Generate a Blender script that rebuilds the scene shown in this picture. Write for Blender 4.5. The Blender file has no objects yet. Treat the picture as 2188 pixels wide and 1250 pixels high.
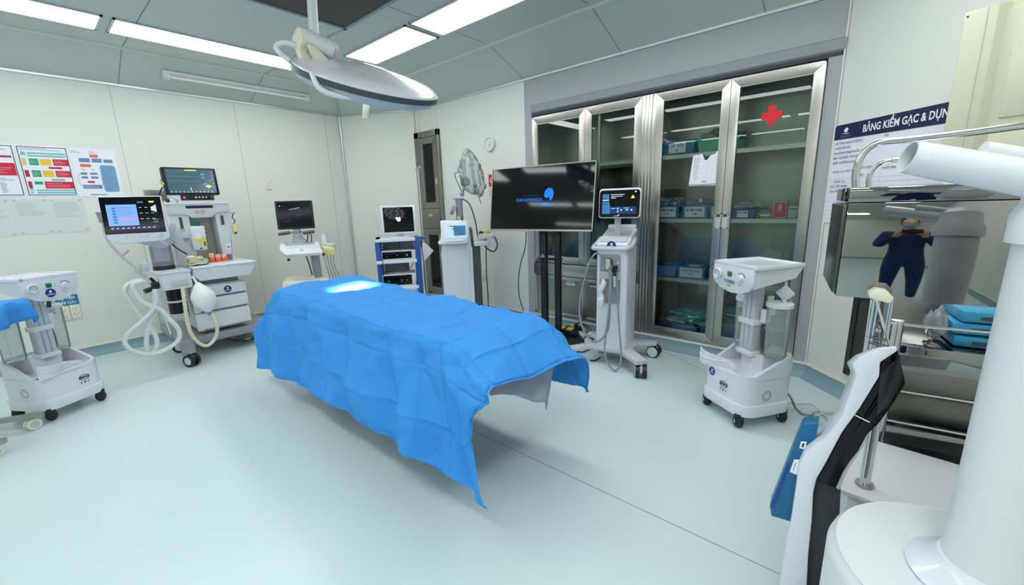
import bpy, bmesh, math, random
from mathutils import Matrix, Vector, noise
random.seed(7)
S = bpy.context.scene
COL = S.collection
PI = math.pi

# ---------------------------------------------------------------- camera, world, exposure
cd = bpy.data.cameras.new('camera'); cam = bpy.data.objects.new('camera', cd); COL.objects.link(cam)
cd.sensor_width = 36; cd.lens = 36 * 883.55 / 2188; cd.clip_start = 0.02
yaw, pitch, roll = 0.712422, 0.214166, -0.031915
fw = Vector((-math.sin(yaw) * math.cos(pitch), math.cos(yaw) * math.cos(pitch), -math.sin(pitch)))
rt = Vector((math.cos(yaw), math.sin(yaw), 0)); up = rt.cross(fw)
r2 = rt * math.cos(roll) + up * math.sin(roll); u2 = up * math.cos(roll) - rt * math.sin(roll)
cam.matrix_world = Matrix(((r2.x, u2.x, -fw.x, 0), (r2.y, u2.y, -fw.y, 0), (r2.z, u2.z, -fw.z, 1.5), (0, 0, 0, 1)))
S.camera = cam
wd = bpy.data.worlds.new('world'); S.world = wd; wd.use_nodes = True
wd.node_tree.nodes['Background'].inputs[0].default_value = (.75, .9, .9, 1)
wd.node_tree.nodes['Background'].inputs[1].default_value = 0.1
S.view_settings.view_transform = 'Standard'; S.view_settings.look = 'None'
S.view_settings.gamma = 1; S.view_settings.use_curve_mapping = False
S.view_settings.exposure = 0.07
LIGHT = 8.8          # radiance of the ceiling strip panels
S.cycles.use_denoising = True
S.cycles.max_bounces = 10; S.cycles.transparent_max_bounces = 16
S.cycles.caustics_reflective = False; S.cycles.caustics_refractive = False
S.cycles.sample_clamp_indirect = 6

# ---------------------------------------------------------------- materials
def srgb(r, g, b):
    f = lambda c: c / 12.92 if c <= .04045 else ((c + .055) / 1.055) ** 2.4
    return (f(r / 255), f(g / 255), f(b / 255), 1)
MATS = {}
def mat(name, rgb, rough=.5, metal=0, emit=0, spec=.5, alpha=1, coat=0, bump=0, bscale=40, vary=0, vscale=2, stretch=None, sub=0, tr=0):
    if name in MATS: return MATS[name]
    m = bpy.data.materials.new(name); m.use_nodes = True; MATS[name] = m
    nt = m.node_tree; b = nt.nodes['Principled BSDF']; c = srgb(*rgb)
    b.inputs['Base Color'].default_value = c
    b.inputs['Roughness'].default_value = rough; b.inputs['Metallic'].default_value = metal
    b.inputs['Specular IOR Level'].default_value = spec; b.inputs['Alpha'].default_value = alpha
    b.inputs['Coat Weight'].default_value = coat
    if tr: b.inputs['Transmission Weight'].default_value = tr
    if emit:
        b.inputs['Emission Color'].default_value = c; b.inputs['Emission Strength'].default_value = emit
    if bump or vary:
        tc = nt.nodes.new('ShaderNodeTexCoord'); mp = nt.nodes.new('ShaderNodeMapping')
        nt.links.new(tc.outputs['Object'], mp.inputs[0])
        if stretch: mp.inputs['Scale'].default_value = stretch
        if bump:
            n = nt.nodes.new('ShaderNodeTexNoise'); n.inputs['Scale'].default_value = bscale; n.inputs['Detail'].default_value = 3
            nt.links.new(mp.outputs[0], n.inputs[0])
            bp = nt.nodes.new('ShaderNodeBump'); bp.inputs['Strength'].default_value = bump; bp.inputs['Distance'].default_value = .01
            nt.links.new(n.outputs[0], bp.inputs['Height']); nt.links.new(bp.outputs[0], b.inputs['Normal'])
        if vary:
            n2 = nt.nodes.new('ShaderNodeTexNoise'); n2.inputs['Scale'].default_value = vscale; n2.inputs['Detail'].default_value = 4
            nt.links.new(mp.outputs[0], n2.inputs[0])
            hs = nt.nodes.new('ShaderNodeMix'); hs.data_type = 'RGBA'
            hs.inputs[6].default_value = tuple(x * (1 - vary) for x in c[:3]) + (1,)
            hs.inputs[7].default_value = tuple(min(1, x * (1 + vary)) for x in c[:3]) + (1,)
            nt.links.new(n2.outputs[0], hs.inputs[0]); nt.links.new(hs.outputs[2], b.inputs['Base Color'])
    return m
def glass(name, tint=(255, 255, 255), refl=1.45, base=0.0, rough=0.0):
    """clear pane or shell: see-through with a Fresnel reflection; base adds a little milky body"""
    if name in MATS: return MATS[name]
    m = bpy.data.materials.new(name); m.use_nodes = True; MATS[name] = m; nt = m.node_tree
    for n in list(nt.nodes):
        if n.type != 'OUTPUT_MATERIAL': nt.nodes.remove(n)
    out = [n for n in nt.nodes if n.type == 'OUTPUT_MATERIAL'][0]
    t = nt.nodes.new('ShaderNodeBsdfTransparent'); t.inputs[0].default_value = srgb(*tint)
    g = nt.nodes.new('ShaderNodeBsdfGlossy'); g.inputs['Roughness'].default_value = rough
    fr = nt.nodes.new('ShaderNodeFresnel'); fr.inputs[0].default_value = refl
    mx = nt.nodes.new('ShaderNodeMixShader'); nt.links.new(fr.outputs[0], mx.inputs[0])
    nt.links.new(t.outputs[0], mx.inputs[1]); nt.links.new(g.outputs[0], mx.inputs[2])
    if base:
        d = nt.nodes.new('ShaderNodeBsdfDiffuse'); d.inputs[0].default_value = srgb(*tint)
        m2 = nt.nodes.new('ShaderNodeMixShader'); m2.inputs[0].default_value = base
        nt.links.new(mx.outputs[0], m2.inputs[1]); nt.links.new(d.outputs[0], m2.inputs[2])
        nt.links.new(m2.outputs[0], out.inputs[0])
    else: nt.links.new(mx.outputs[0], out.inputs[0])
    return m
mat('wall_paint', (226, 228, 220), .55, vary=.02, vscale=.8)
mat('grey_paint', (168, 172, 174), .6, vary=.02)
mat('grey_band', (146, 151, 155), .6)
mat('ceiling_panel', (200, 208, 200), .5)
mat('floor_vinyl', (206, 223, 224), .3, spec=.45, vary=.035, vscale=1.3, bump=.03, bscale=9)
mat('cove_vinyl', (134, 162, 174), .4)
mat('seam', (120, 145, 147), .5)
mat('panel_seam', (170, 178, 172), .6)
mat('cream_trim', (236, 232, 220), .4)
mat('alu_trim', (205, 210, 212), .3, metal=.6)
mat('steel', (178, 176, 168), .3, metal=1, bump=.05, bscale=30, stretch=(1, 1, .05), vary=.06, vscale=1.5)
mat('steel_dull', (146, 145, 136), .38, metal=1, vary=.08)
mat('steel_dark', (95, 97, 92), .35, metal=1, vary=.1)
mat('mirror_steel', (150, 150, 148), .03, metal=1)
mat('chrome', (205, 205, 205), .12, metal=1)
mat('white_plastic', (222, 225, 228), .35, coat=.1)
mat('white_gloss', (224, 227, 234), .24, coat=.35)
mat('white_soft', (212, 215, 217), .5)
mat('cream_plastic', (232, 229, 208), .5)
mat('beige_paint', (208, 206, 181), .5)
mat('grey_plastic', (150, 153, 160), .45)
mat('light_grey', (196, 198, 204), .45)
mat('dark_grey', (72, 78, 78), .45); mat('display_dark', (26, 32, 32), .15, spec=.4); mat('column_dark', (52, 58, 58), .5)
mat('black_plastic', (16, 17, 19), .4)
mat('black_gloss', (4, 5, 6), .05, spec=.28); mat('tv_glass', (3, 4, 5), .06, spec=.42)
mat('rubber', (24, 25, 27), .55)
mat('blue_drape', (62, 150, 228), .72, spec=.25, vary=.05, vscale=3, bump=.12, bscale=220)
mat('grey_sheet', (150, 160, 178), .85, vary=.06, vscale=20)
mat('navy', (26, 48, 122), .4); mat('header_navy', (16, 20, 70), .4)
mat('ink', (50, 56, 66), .6)
mat('ink_blue', (40, 78, 160), .5)
mat('white_print', (245, 246, 250), .5)
mat('paper', (236, 237, 245), .6)
mat('paper_grey', (216, 221, 222), .7)
mat('tape', (190, 196, 196), .5)
mat('print_grey', (168, 172, 178), .6)
mat('print_red', (206, 22, 52), .5)
mat('print_crimson', (184, 20, 84), .5)
mat('print_green', (22, 160, 112), .5)
mat('print_yellow', (232, 196, 32), .5)
mat('print_amber', (240, 196, 120), .5)
mat('print_teal', (112, 190, 196), .5)
mat('print_steel', (104, 136, 176), .5)
mat('print_orange', (226, 108, 84), .5)
mat('print_lightblue', (118, 164, 200), .5)
mat('frame_blue', (22, 82, 160), .4)
mat('pocket_blue', (10, 98, 146), .35)
mat('sign_blue', (28, 124, 160), .4)
mat('basket_blue', (74, 128, 206), .4)
mat('tray_blue', (20, 112, 176), .4)
mat('deep_blue', (16, 66, 150), .4)
mat('basket_green', (92, 196, 162), .4)
mat('red', (226, 18, 40), .45)
mat('card_red', (206, 36, 54), .4)
mat('yellow', (236, 220, 60), .5)
mat('pale_yellow', (232, 226, 150), .5)
mat('green_cap', (16, 118, 96), .35)
mat('green_key', (20, 120, 66), .3)
mat('hose_cream', (226, 222, 190), .5)
mat('hose_white', (222, 228, 226), .45)
mat('bag_white', (240, 242, 240), .5)
mat('orange', (240, 96, 58), .45)
mat('orange_pale', (244, 180, 156), .45)
mat('teal_pack', (76, 176, 180), .35, vary=.2, vscale=25, bump=.4, bscale=30)
mat('teal_pale', (160, 214, 208), .3, vary=.1, vscale=20, bump=.4, bscale=30)
mat('pack_blue', (50, 160, 206), .25, coat=.3)
mat('syringe_wrap', (176, 200, 214), .25, vary=.2, vscale=30, bump=.5, bscale=40)
mat('cable_white', (214, 222, 220), .5)
mat('cable_grey', (140, 146, 150), .5)
mat('cable_dark', (96, 104, 106), .5)
mat('grille_dark', (60, 66, 62), .6)
mat('mesh_steel', (120, 122, 116), .4, metal=.7)
mat('lamp_rim', (60, 72, 78), .4)
mat('skin', (206, 160, 130), .5)
mat('scrubs', (12, 38, 88), .8)
mat('hair', (14, 12, 12), .7)
glass('clear_glass', (236, 243, 240), 1.45)
glass('clear_plastic', (246, 250, 249), 1.18, .16)
glass('film', (240, 244, 244), 1.5, .22, .12)
glass('smoke_plastic', (70, 76, 84), 1.45, .1); glass('dome_plastic', (214, 216, 232), 1.45, .3)
def screen_mat(name, rgb, e=.9): return mat(name, rgb, .1, emit=e, spec=.18)
screen_mat('screen_black', (5, 6, 9), .3)
screen_mat('screen_slate', (66, 88, 98), .55); screen_mat('screen_blue', (112, 150, 240), .8)
screen_mat('screen_line', (150, 175, 180), .6); screen_mat('screen_yellow', (240, 224, 90), .9)
screen_mat('screen_green', (120, 230, 140), .9); screen_mat('screen_cyan', (90, 200, 220), .8)
screen_mat('screen_white', (225, 232, 240), .8); screen_mat('screen_red', (226, 120, 150), .7)
screen_mat('screen_navy', (30, 44, 84), .6); screen_mat('screen_logo', (24, 110, 230), .8)
screen_mat('screen_steel', (60, 110, 150), .6); screen_mat('screen_pale', (176, 196, 208), .6)
screen_mat('screen_deep', (20, 60, 110), .5)
mat('panel_light', (250, 254, 255), .4, emit=LIGHT)
mat('lamp_led', (250, 252, 255), .4, emit=6)

# ---------------------------------------------------------------- mesh collector
class MB:
    def __init__(s): s.V = []; s.F = []; s.I = []; s.slots = []; s.M = Matrix.Identity(4)
    def _mi(s, m):
        if m is None: m = s.slots[0] if s.slots else 'white_plastic'
        if m not in s.slots: s.slots.append(m)
        return s.slots.index(m)
    def raw(s, vs, fs, m=None):
        o = len(s.V); k = s._mi(m)
        s.V += [tuple(s.M @ Vector(v)) for v in vs]
        s.F += [[o + i for i in f] for f in fs]; s.I += [k] * len(fs); return s
    def bmx(s, bm, m=None):
        bm.verts.index_update()
        s.raw([v.co for v in bm.verts], [[v.index for v in f.verts] for f in bm.faces], m); bm.free(); return s
    def box(s, x0, x1, y0, y1, z0, z1, m=None, bev=0, seg=2):
        bm = bmesh.new()
        bmesh.ops.create_cube(bm, size=1, matrix=Matrix.Translation(((x0 + x1) / 2, (y0 + y1) / 2, (z0 + z1) / 2)) @ Matrix.Diagonal((abs(x1 - x0), abs(y1 - y0), abs(z1 - z0), 1)))
        if bev: bmesh.ops.bevel(bm, geom=bm.edges[:], offset=bev, segments=seg, affect='EDGES', profile=.5)
        return s.bmx(bm, m)
    def prism(s, pts, a0, a1, axis='y', m=None, bev=0):
        """outline pts extruded along axis; for y: pts=(x,z), x: pts=(y,z), z: pts=(x,y)"""
        f = {'y': lambda p, a: (p[0], a, p[1]), 'x': lambda p, a: (a, p[0], p[1]), 'z': lambda p, a: (p[0], p[1], a)}[axis]
        bm = bmesh.new(); lo = [bm.verts.new(f(p, a0)) for p in pts]; hi = [bm.verts.new(f(p, a1)) for p in pts]; n = len(pts)
        bm.faces.new(lo); bm.faces.new(hi[::-1])
        for i in range(n): bm.faces.new((lo[i], hi[i], hi[(i + 1) % n], lo[(i + 1) % n]))
        bmesh.ops.recalc_face_normals(bm, faces=bm.faces[:])
        if bev: bmesh.ops.bevel(bm, geom=bm.edges[:], offset=bev, segments=2, affect='EDGES', profile=.5)
        return s.bmx(bm, m)
    def ring(s, c, d, r, seg):
        d = Vector(d).normalized(); a = d.orthogonal().normalized(); b = d.cross(a)
        return [Vector(c) + a * (math.cos(2 * PI * i / seg) * r) + b * (math.sin(2 * PI * i / seg) * r) for i in range(seg)]
    def cyl(s, p0, p1, r0, r1=None, m=None, seg=24, caps=True):
        r1 = r0 if r1 is None else r1; d = Vector(p1) - Vector(p0)
        v = s.ring(p0, d, r0, seg) + s.ring(p1, d, r1, seg)
        f = [[i, (i + 1) % seg, seg + (i + 1) % seg, seg + i] for i in range(seg)]
        if caps: f += [list(range(seg))[::-1], list(range(seg, 2 * seg))]
        return s.raw(v, f, m)
    def tube(s, pts, r, m=None, seg=8, smooth=4, closed=False, corr=0):
        P = [Vector(p) for p in pts]
        if smooth and len(P) > 2:
            Q = []
            n = len(P); rng = range(n if closed else n - 1)
            for i in rng:
                p0 = P[i - 1] if (i or closed) else P[0]; p1 = P[i]; p2 = P[(i + 1) % n]; p3 = P[(i + 2) % n] if (closed or i + 2 < n) else P[-1]
                for k in range(smooth):
                    t = k / smooth
                    Q.append(.5 * ((2 * p1) + (p2 - p0) * t + (2 * p0 - 5 * p1 + 4 * p2 - p3) * t * t + (3 * p1 - p0 - 3 * p2 + p3) * t ** 3))
            if not closed: Q.append(P[-1])
            P = Q
        n = len(P); V = []; F = []; prev = None
        for i in range(n):
            d = (P[(i + 1) % n] - P[i - 1]) if (closed or 0 < i < n - 1) else (P[1] - P[0] if i == 0 else P[-1] - P[-2])
            d = d.normalized() if d.length else Vector((0, 0, 1))
            a = (prev - d * prev.dot(d)) if prev is not None else d.orthogonal()
            if a.length < 1e-6: a = d.orthogonal()
            a.normalize(); prev = a; b = d.cross(a)
            rr = r[min(i * len(r) // n, len(r) - 1)] if isinstance(r, (list, tuple)) else r
            if corr and i % 2: rr *= 1 - corr
            V += [P[i] + a * (math.cos(2 * PI * k / seg) * rr) + b * (math.sin(2 * PI * k / seg) * rr) for k in range(seg)]
        for i in range(n if closed else n - 1):
            j = (i + 1) % n
            F += [[i * seg + k, i * seg + (k + 1) % seg, j * seg + (k + 1) % seg, j * seg + k] for k in range(seg)]
        if not closed: F += [list(range(seg))[::-1], list(range((n - 1) * seg, n * seg))]
        return s.raw(V, F, m)
    def lathe(s, prof, c=(0, 0, 0), m=None, seg=32, sx=1, sy=1):
        V = []; F = []; n = len(prof)
        for r, z in prof: V += [(c[0] + sx * r * math.cos(2 * PI * k / seg), c[1] + sy * r * math.sin(2 * PI * k / seg), c[2] + z) for k in range(seg)]
        for i in range(n - 1): F += [[i * seg + k, i * seg + (k + 1) % seg, (i + 1) * seg + (k + 1) % seg, (i + 1) * seg + k] for k in range(seg)]
        if prof[0][0] > 1e-4: F.append(list(range(seg))[::-1])
        if prof[-1][0] > 1e-4: F.append(list(range((n - 1) * seg, n * seg)))
        return s.raw(V, F, m)
    def ball(s, c, r, m=None, seg=16):
        r = (r, r, r) if not isinstance(r, (tuple, list)) else r
        bm = bmesh.new(); bmesh.ops.create_uvsphere(bm, u_segments=seg, v_segments=max(6, seg // 2), radius=1)
        for v in bm.verts: v.co = Vector((c[0] + v.co.x * r[0], c[1] + v.co.y * r[1], c[2] + v.co.z * r[2]))
        return s.bmx(bm, m)
    def rect(s, x0, x1, z0, z1, y, m=None): return s.raw([(x0, y, z0), (x1, y, z0), (x1, y, z1), (x0, y, z1)], [[0, 1, 2, 3]], m)
    def poly(s, pts, y, m=None): return s.raw([(p[0], y, p[1]) for p in pts], [list(range(len(pts)))], m)
    def disc(s, x, z, r, y, m=None, seg=24): return s.poly([(x + r * math.cos(2 * PI * k / seg), z + r * math.sin(2 * PI * k / seg)) for k in range(seg)], y, m)
    def build(s, name, m=None, parent=None, smooth=38):
        if m is not None and not s.slots: s.slots = [m]
        me = bpy.data.meshes.new(name); me.from_pydata(s.V, [], s.F)
        slots = [(m if (i == 0 and m) else x) for i, x in enumerate(s.slots)]
        for x in slots: me.materials.append(MATS[x])
        me.polygons.foreach_set('material_index', s.I); me.update()
        if smooth:
            me.polygons.foreach_set('use_smooth', [True] * len(me.polygons)); me.set_sharp_from_angle(angle=math.radians(smooth))
        o = bpy.data.objects.new(name, me); COL.objects.link(o)
        if parent: o.parent = parent
        return o
def tag(o, label=None, cat=None, group=None, kind=None):
    if label: o['label'] = label
    if cat: o['category'] = cat
    if group: o['group'] = group
    if kind: o['kind'] = kind
    return o
def thing(name, label, cat, loc=(0, 0, 0), rz=0, group=None):
    o = bpy.data.objects.new(name, None); COL.objects.link(o); o.empty_display_size = .1
    o.location = loc if len(loc) == 3 else (loc[0], loc[1], 0); o.rotation_euler = (0, 0, math.radians(rz))
    return tag(o, label, cat, group)
def struct(o): o['kind'] = 'structure'; return o
def rotm(axis, deg, c=(0, 0, 0)): return Matrix.Translation(c) @ Matrix.Rotation(math.radians(deg), 4, axis) @ Matrix.Translation([-x for x in c])
def textmesh(s, size, width=None, bold=0.0, align='CENTER', space=1.0):
    cu = bpy.data.curves.new('t', 'FONT'); cu.body = s; cu.size = size; cu.align_x = align; cu.align_y = 'CENTER'; cu.offset = bold; cu.resolution_u = 2
    cu.space_character = space
    o = bpy.data.objects.new('t', cu); COL.objects.link(o); dg = bpy.context.evaluated_depsgraph_get()
    me = bpy.data.meshes.new_from_object(o.evaluated_get(dg)); V = [tuple(v.co) for v in me.vertices]; F = [list(p.vertices) for p in me.polygons]
    bpy.data.objects.remove(o); bpy.data.meshes.remove(me); bpy.data.curves.remove(cu)
    if width and V:
        w = max(v[0] for v in V) - min(v[0] for v in V); k = width / w; V = [(v[0] * k, v[1], v[2]) for v in V]
    return V, F
def mtext(mb, s, x, z, y, size, m, width=None, bold=0.0, align='CENTER'):
    """lettering laid flat on a front face (normal -y)"""
    V, F = textmesh(s, size, width, bold, align)
    mb.raw([(x + v[0], y, z + v[1]) for v in V], F, m)
def badge(parent, x, z, y, r, M=None, name='round_badge', half=False):
    b = MB()
    if M is not None: b.M = M
    if half: b.poly([(x + r * math.cos(PI * k / 16), z + r * math.sin(PI * k / 16)) for k in range(17)], y, 'navy')
    else: b.disc(x, z, r, y, 'navy', 32)
    z2 = z + (.3 * r if half else .25 * r)
    b.poly([(x - .22 * r, z2 - .05 * r), (x - .05 * r, z2 - .25 * r), (x + .2 * r, z2 - .1 * r), (x + .3 * r, z2 + .3 * r), (x, z2 + .36 * r), (x - .25 * r, z2 + .2 * r)], y - .0006, 'white_print')
    b.rect(x - .42 * r, x + .42 * r, z - (.0 if half else .18) * r, z + (.08 if half else -.12) * r, y - .0006, 'white_print')
    if not half: b.rect(x - .8 * r, x + .8 * r, z - .42 * r, z - .3 * r, y - .0006, 'white_print')
    o = b.build(name, None, parent, 0); tag(o, 'round navy sticker with a white logo'); return o
def caster(parent, x, y, r=.045, w=.03, ang=0, tyre='rubber', hub='light_grey', fork='grey_plastic', top=None, name='caster'):
    top = top or r * 2.3
    b = MB(); c = math.cos(ang); s_ = math.sin(ang); ax = Vector((c, s_, 0)); p = Vector((x, y, r))
    for k in (-1, 1):
        q = p + ax * (k * w * .55)
        b.cyl(q - ax * w * .3, q + ax * w * .3, r, m=tyre, seg=20)
        b.cyl(q + ax * (k * w * .3), q + ax * (k * w * .36), r * (.86 if hub == 'white_gloss' else .62), m=hub, seg=16)
    o = b.build(name, tyre, parent)
    f = MB(); f.M = Matrix.Translation((x, y, 0)) @ Matrix.Rotation(ang, 4, 'Z')
    f.prism([(-r * .8, r * 1.0), (-r * .55, r * 1.75), (r * .35, r * 2.05), (r * .6, r * 1.9), (r * .15, r * .85), (0, r * .8)], -.012, .012, 'x', fork, .003)
    f.cyl((0, 0, r * 1.8), (0, 0, top), .012, m=fork, seg=12)
    f.build('fork', fork, o); return o
def rrect(x0, x1, z0, z1, r, n=5):
    o = []
    for cx, cz, a in ((x1 - r, z0 + r, -90), (x1 - r, z1 - r, 0), (x0 + r, z1 - r, 90), (x0 + r, z0 + r, 180)):
        for k in range(n + 1):
            t = math.radians(a + 90 * k / n); o.append((cx + r * math.cos(t), cz + r * math.sin(t)))
    return o

# ---------------------------------------------------------------- ceiling lights (they set the brightness)
ZC = 3.1; ZW = 2.87
WP = [(-6.33, -6.0), (1.3, -6.0), (1.3, 2.47), (-.27, 4.04), (-5.28, 4.04), (-6.33, 3.43)]   # wall lines seen from above
def strip_light(name, x0, x1, y0, y1, label, group):
    t = thing(name, label, 'ceiling light', ((x0 + x1) / 2, (y0 + y1) / 2, ZC), 0, group)
    a, b = (x1 - x0) / 2, (y1 - y0) / 2
    f = MB(); w = .018
    for q in ((-a, a, -b, -b + w), (-a, a, b - w, b), (-a, -a + w, -b, b), (a - w, a, -b, b)): f.box(q[0], q[1], q[2], q[3], -.012, .02, 'alu_trim')
    f.build('frame', 'alu_trim', t)
    MB().box(-a + w, a - w, -b + w, b - w, -.004, .02).build('diffuser', 'panel_light', t)
def yseg(x0, x1, ys, label, group):
    for i, (p, q) in enumerate(ys): strip_light('ceiling_light_panel', x0, x1, p, q, label[i], group)
def xseg(y0, y1, xs, label, group):
    for i, (p, q) in enumerate(xs): strip_light('ceiling_light_panel', p, q, y0, y1, label[i], group)
yseg(-5.36, -4.96, [(-.85, .74), (.80, 2.39), (2.45, 2.95)],
     ['long bright ceiling light panel at the far left edge of the picture', 'long bright ceiling light panel left of the surgical lamp, above the fluorescent fitting',
      'short end of the left ceiling light strip beside the surgical lamp head'], 'left ceiling light strip')
xseg(2.57, 2.97, [(-4.50, -3.4), (-3.34, -2.2), (-2.14, -1.0), (-.94, .3)],
     ['bright ceiling light panel directly behind the surgical lamp dish', 'ceiling light panel in front of the cabinets, second from the surgical lamp',
      'ceiling light panel above the middle of the cabinets', 'ceiling light panel above the right end of the cabinets'], 'ceiling light strip before the cabinets')
xseg(-.36, -.02, [(-4.4, -3.3), (-3.2, -2.1), (-2.0, -.9), (-.8, .3)], ['ceiling light panel reflected in the upper cabinet glass'] * 4, 'ceiling light strip above the viewer')
xseg(-2.95, -2.6, [(-5.3, -4.1), (-4.0, -2.8), (-2.7, -1.5), (-1.4, -.2)], ['ceiling light panel in the second row reflected in the cabinet glass'] * 4, 'second reflected ceiling light strip')
xseg(-5.3, -4.95, [(-5.3, -4.1), (-4.0, -2.8), (-2.7, -1.5), (-1.4, -.2)], ['ceiling light panel in the third row reflected in the cabinet glass'] * 4, 'third reflected ceiling light strip')
yseg(.1, .5, [(-2.5, -.98), (-.9, .68), (.78, 2.4)], ['ceiling light panel over the right side of the room, farthest from cabinets', 'ceiling light panel over the right side of the room, above the viewer', 'ceiling light panel over the right side of the room, nearest to cabinets'], 'right ceiling light strip')  # unseen strip set by symmetry, lengthened to brighten the right floor

# ---------------------------------------------------------------- room shell
def seg_frame(i, j):
    a, b = Vector((*WP[i], 0)), Vector((*WP[j], 0)); d = (b - a); L = d.length; d.normalize(); n = Vector((-d.y, d.x, 0))   # n points into the room
    return a, d, n, L
def wall_mb(i, j, boxes, off=0):
    """boxes (s0, s1, depth_out, depth_in, z0, z1) in the wall's own frame"""
    a, d, n, L = seg_frame(i, j); m = MB(); m.M = Matrix(((d.x, n.x, 0, a.x), (d.y, n.y, 0, a.y), (0, 0, 1, 0), (0, 0, 0, 1)))
    for b in boxes: m.box(b[0], b[1], -b[2], b[3], b[4], b[5], b[6] if len(b) > 6 else None)
    return m
fl = MB(); fl.raw([(-6.5, -6.2, 0), (1.5, -6.2, 0), (1.5, 4.8, 0), (-6.5, 4.8, 0), (-6.5, -6.2, -.1), (1.5, -6.2, -.1), (1.5, 4.8, -.1), (-6.5, 4.8, -.1)], [[0, 1, 2, 3], [7, 6, 5, 4], [0, 4, 5, 1], [1, 5, 6, 2], [2, 6, 7, 3], [3, 7, 4, 0]])
struct(fl.build('floor', 'floor_vinyl', None, 0))
sm = MB()
sm.box(-5.9, 1.1, 1.727, 1.731, 0, .0006);
struct(sm.build('trim_1', 'seam', None, 0))
T = .08
L5 = seg_frame(0, 5)
w = MB(); w.box(-6.33 - T, -6.33, -6, 3.5, 0, ZW)
for y in (.87, 2.03, 3.2, -.3, -1.5): w.box(-6.331, -6.3292, y - .0025, y + .0025, .13, ZW, 'panel_seam')
struct(w.build('wall_left', 'wall_paint', None, 0))
w = wall_mb(4, 5, [(0, 1.2144, T, 0, 0, ZW)]); struct(w.build('wall_back_left', 'wall_paint', None, 0))
# back wall with the openings of the built-in cabinets
def Bx(m, x0, x1, z0, z1, y0=4.04, y1=4.12, mt=None): m.box(x0, x1, y0, y1, z0, z1, mt)
w = MB()
Bx(w, -4.735, -3.21, 0, ZW); Bx(w, -5.28, -4.735, 2.545, ZW); Bx(w, -5.28, -4.735, 0, .13)
for x in (-5.20, -4.80): w.box(x - .012, x + .012, 4.028, 4.04, 2.55, ZW - .02, 'cream_trim')
struct(w.build('wall_back', 'wall_paint', None, 0))
w = MB()
Bx(w, -3.21, -3.105, 0, ZW); Bx(w, -.365, -.27, 0, ZW); Bx(w, -3.105, -.365, 2.46, ZW); Bx(w, -3.105, -.365, 0, .14)
struct(w.build('wall_back_cabinet_surround', 'grey_paint', None, 0))
w = MB(); w.prism([(4.04, 2.58), (4.02, 2.57), (4.02, 2.50), (4.04, 2.485)], -3.105, -.27, 'x', 'grey_band'); w.box(-3.105, -.27, 4.034, 4.04, 2.462, 2.484, 'ink')
struct(w.build('trim_2', 'grey_band', None, 0))
w = wall_mb(2, 3, [(0, 2.2203, T, 0, 0, ZW)]); struct(w.build('wall_back_right', 'wall_paint', None, 0))
w = MB(); w.box(1.3, 1.3 + T, -6, 2.47, 0, ZW); struct(w.build('wall_right', 'wall_paint', None, 0))
w = MB(); w.box(-6.4, 1.38, -6 - T, -6, 0, ZW); struct(w.build('wall_front', 'wall_paint', None, 0))
# ceiling: flat middle, sloped border panels
def inset(P, k):
    o = []
    for i in range(len(P)):
        a, b, c = Vector(P[i - 1]), Vector(P[i]), Vector(P[(i + 1) % len(P)])
        d1, d2 = (b - a).normalized(), (c - b).normalized(); n1, n2 = Vector((-d1.y, d1.x)), Vector((-d2.y, d2.x))
        o.append(tuple(b + (n1 + n2) * (k / (1 + n1.dot(n2)))))
    return o
IP = inset(WP, .58)
c = MB(); n = len(WP)
c.raw([(*p, ZC) for p in IP], [list(range(n))[::-1]])
c.raw([(*p, ZC + .12) for p in WP], [list(range(n))])
for i in range(n):
    j = (i + 1) % n; c.raw([(*WP[i], ZW), (*WP[j], ZW), (*IP[j], ZC), (*IP[i], ZC)], [[3, 2, 1, 0]])
    c.raw([(*WP[i], ZW), (*WP[j], ZW), (*WP[j], ZC + .12), (*WP[i], ZC + .12)], [[0, 1, 2, 3]])
struct(c.build('ceiling', 'ceiling_panel', None, 0))
c = MB()
def bar(p, q, r, m): c.tube([p, q], r, m, 4, 0)
for i in range(n):
    j = (i + 1) % n
    bar((*WP[i], ZW), (*WP[j], ZW), .02, 'alu_trim'); bar((*IP[i], ZC), (*IP[j], ZC), .02, 'cream_trim'); bar((*WP[i], ZW), (*IP[i], ZC), .014, 'alu_trim')
struct(c.build('trim_3', 'alu_trim', None, 0))
c = MB()
for y in (-1.45, -.25, .95, 2.22): c.box(-5.72, -4.0, y - .004, y + .004, ZC - .0015, ZC, 'seam')
for y in (-1.45, -.25, .95, 2.22):
    c.raw([(-6.33, y - .004, ZW - .001), (-6.33, y + .004, ZW - .001), (-5.75, y + .004, ZC - .001), (-5.75, y - .004, ZC - .001)], [[0, 1, 2, 3]], 'seam')
c.box(-5.72, .7, 2.235, 2.241, ZC - .0015, ZC, 'seam')
for x in (-3.2, -2.0, -.8): c.box(x - .004, x + .004, 2.24, 3.4, ZC - .0015, ZC, 'seam'); c.raw([(x - .004, 4.04, ZW - .001), (x + .004, 4.04, ZW - .001), (x + .004, 3.46, ZC - .001), (x - .004, 3.46, ZC - .001)], [[0, 1, 2, 3]], 'seam')
struct(c.build('trim_4', 'seam', None, 0))
# corner strips
c = MB(); c.tube([(-6.318, 3.425, .1), (-6.318, 3.425, ZW - .02)], .016, 'alu_trim', 8, 0)
struct(c.build('trim_5', 'alu_trim', None))
c = MB(); c.tube([(-5.285, 4.025, .1), (-5.285, 4.025, ZW - .02)], .012, 'cream_trim', 8, 0); c.tube([(-.275, 4.03, .1), (-.275, 4.03, ZW - .02)], .006, 'cream_trim', 6, 0)
struct(c.build('trim_6', 'cream_trim', None))
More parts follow.
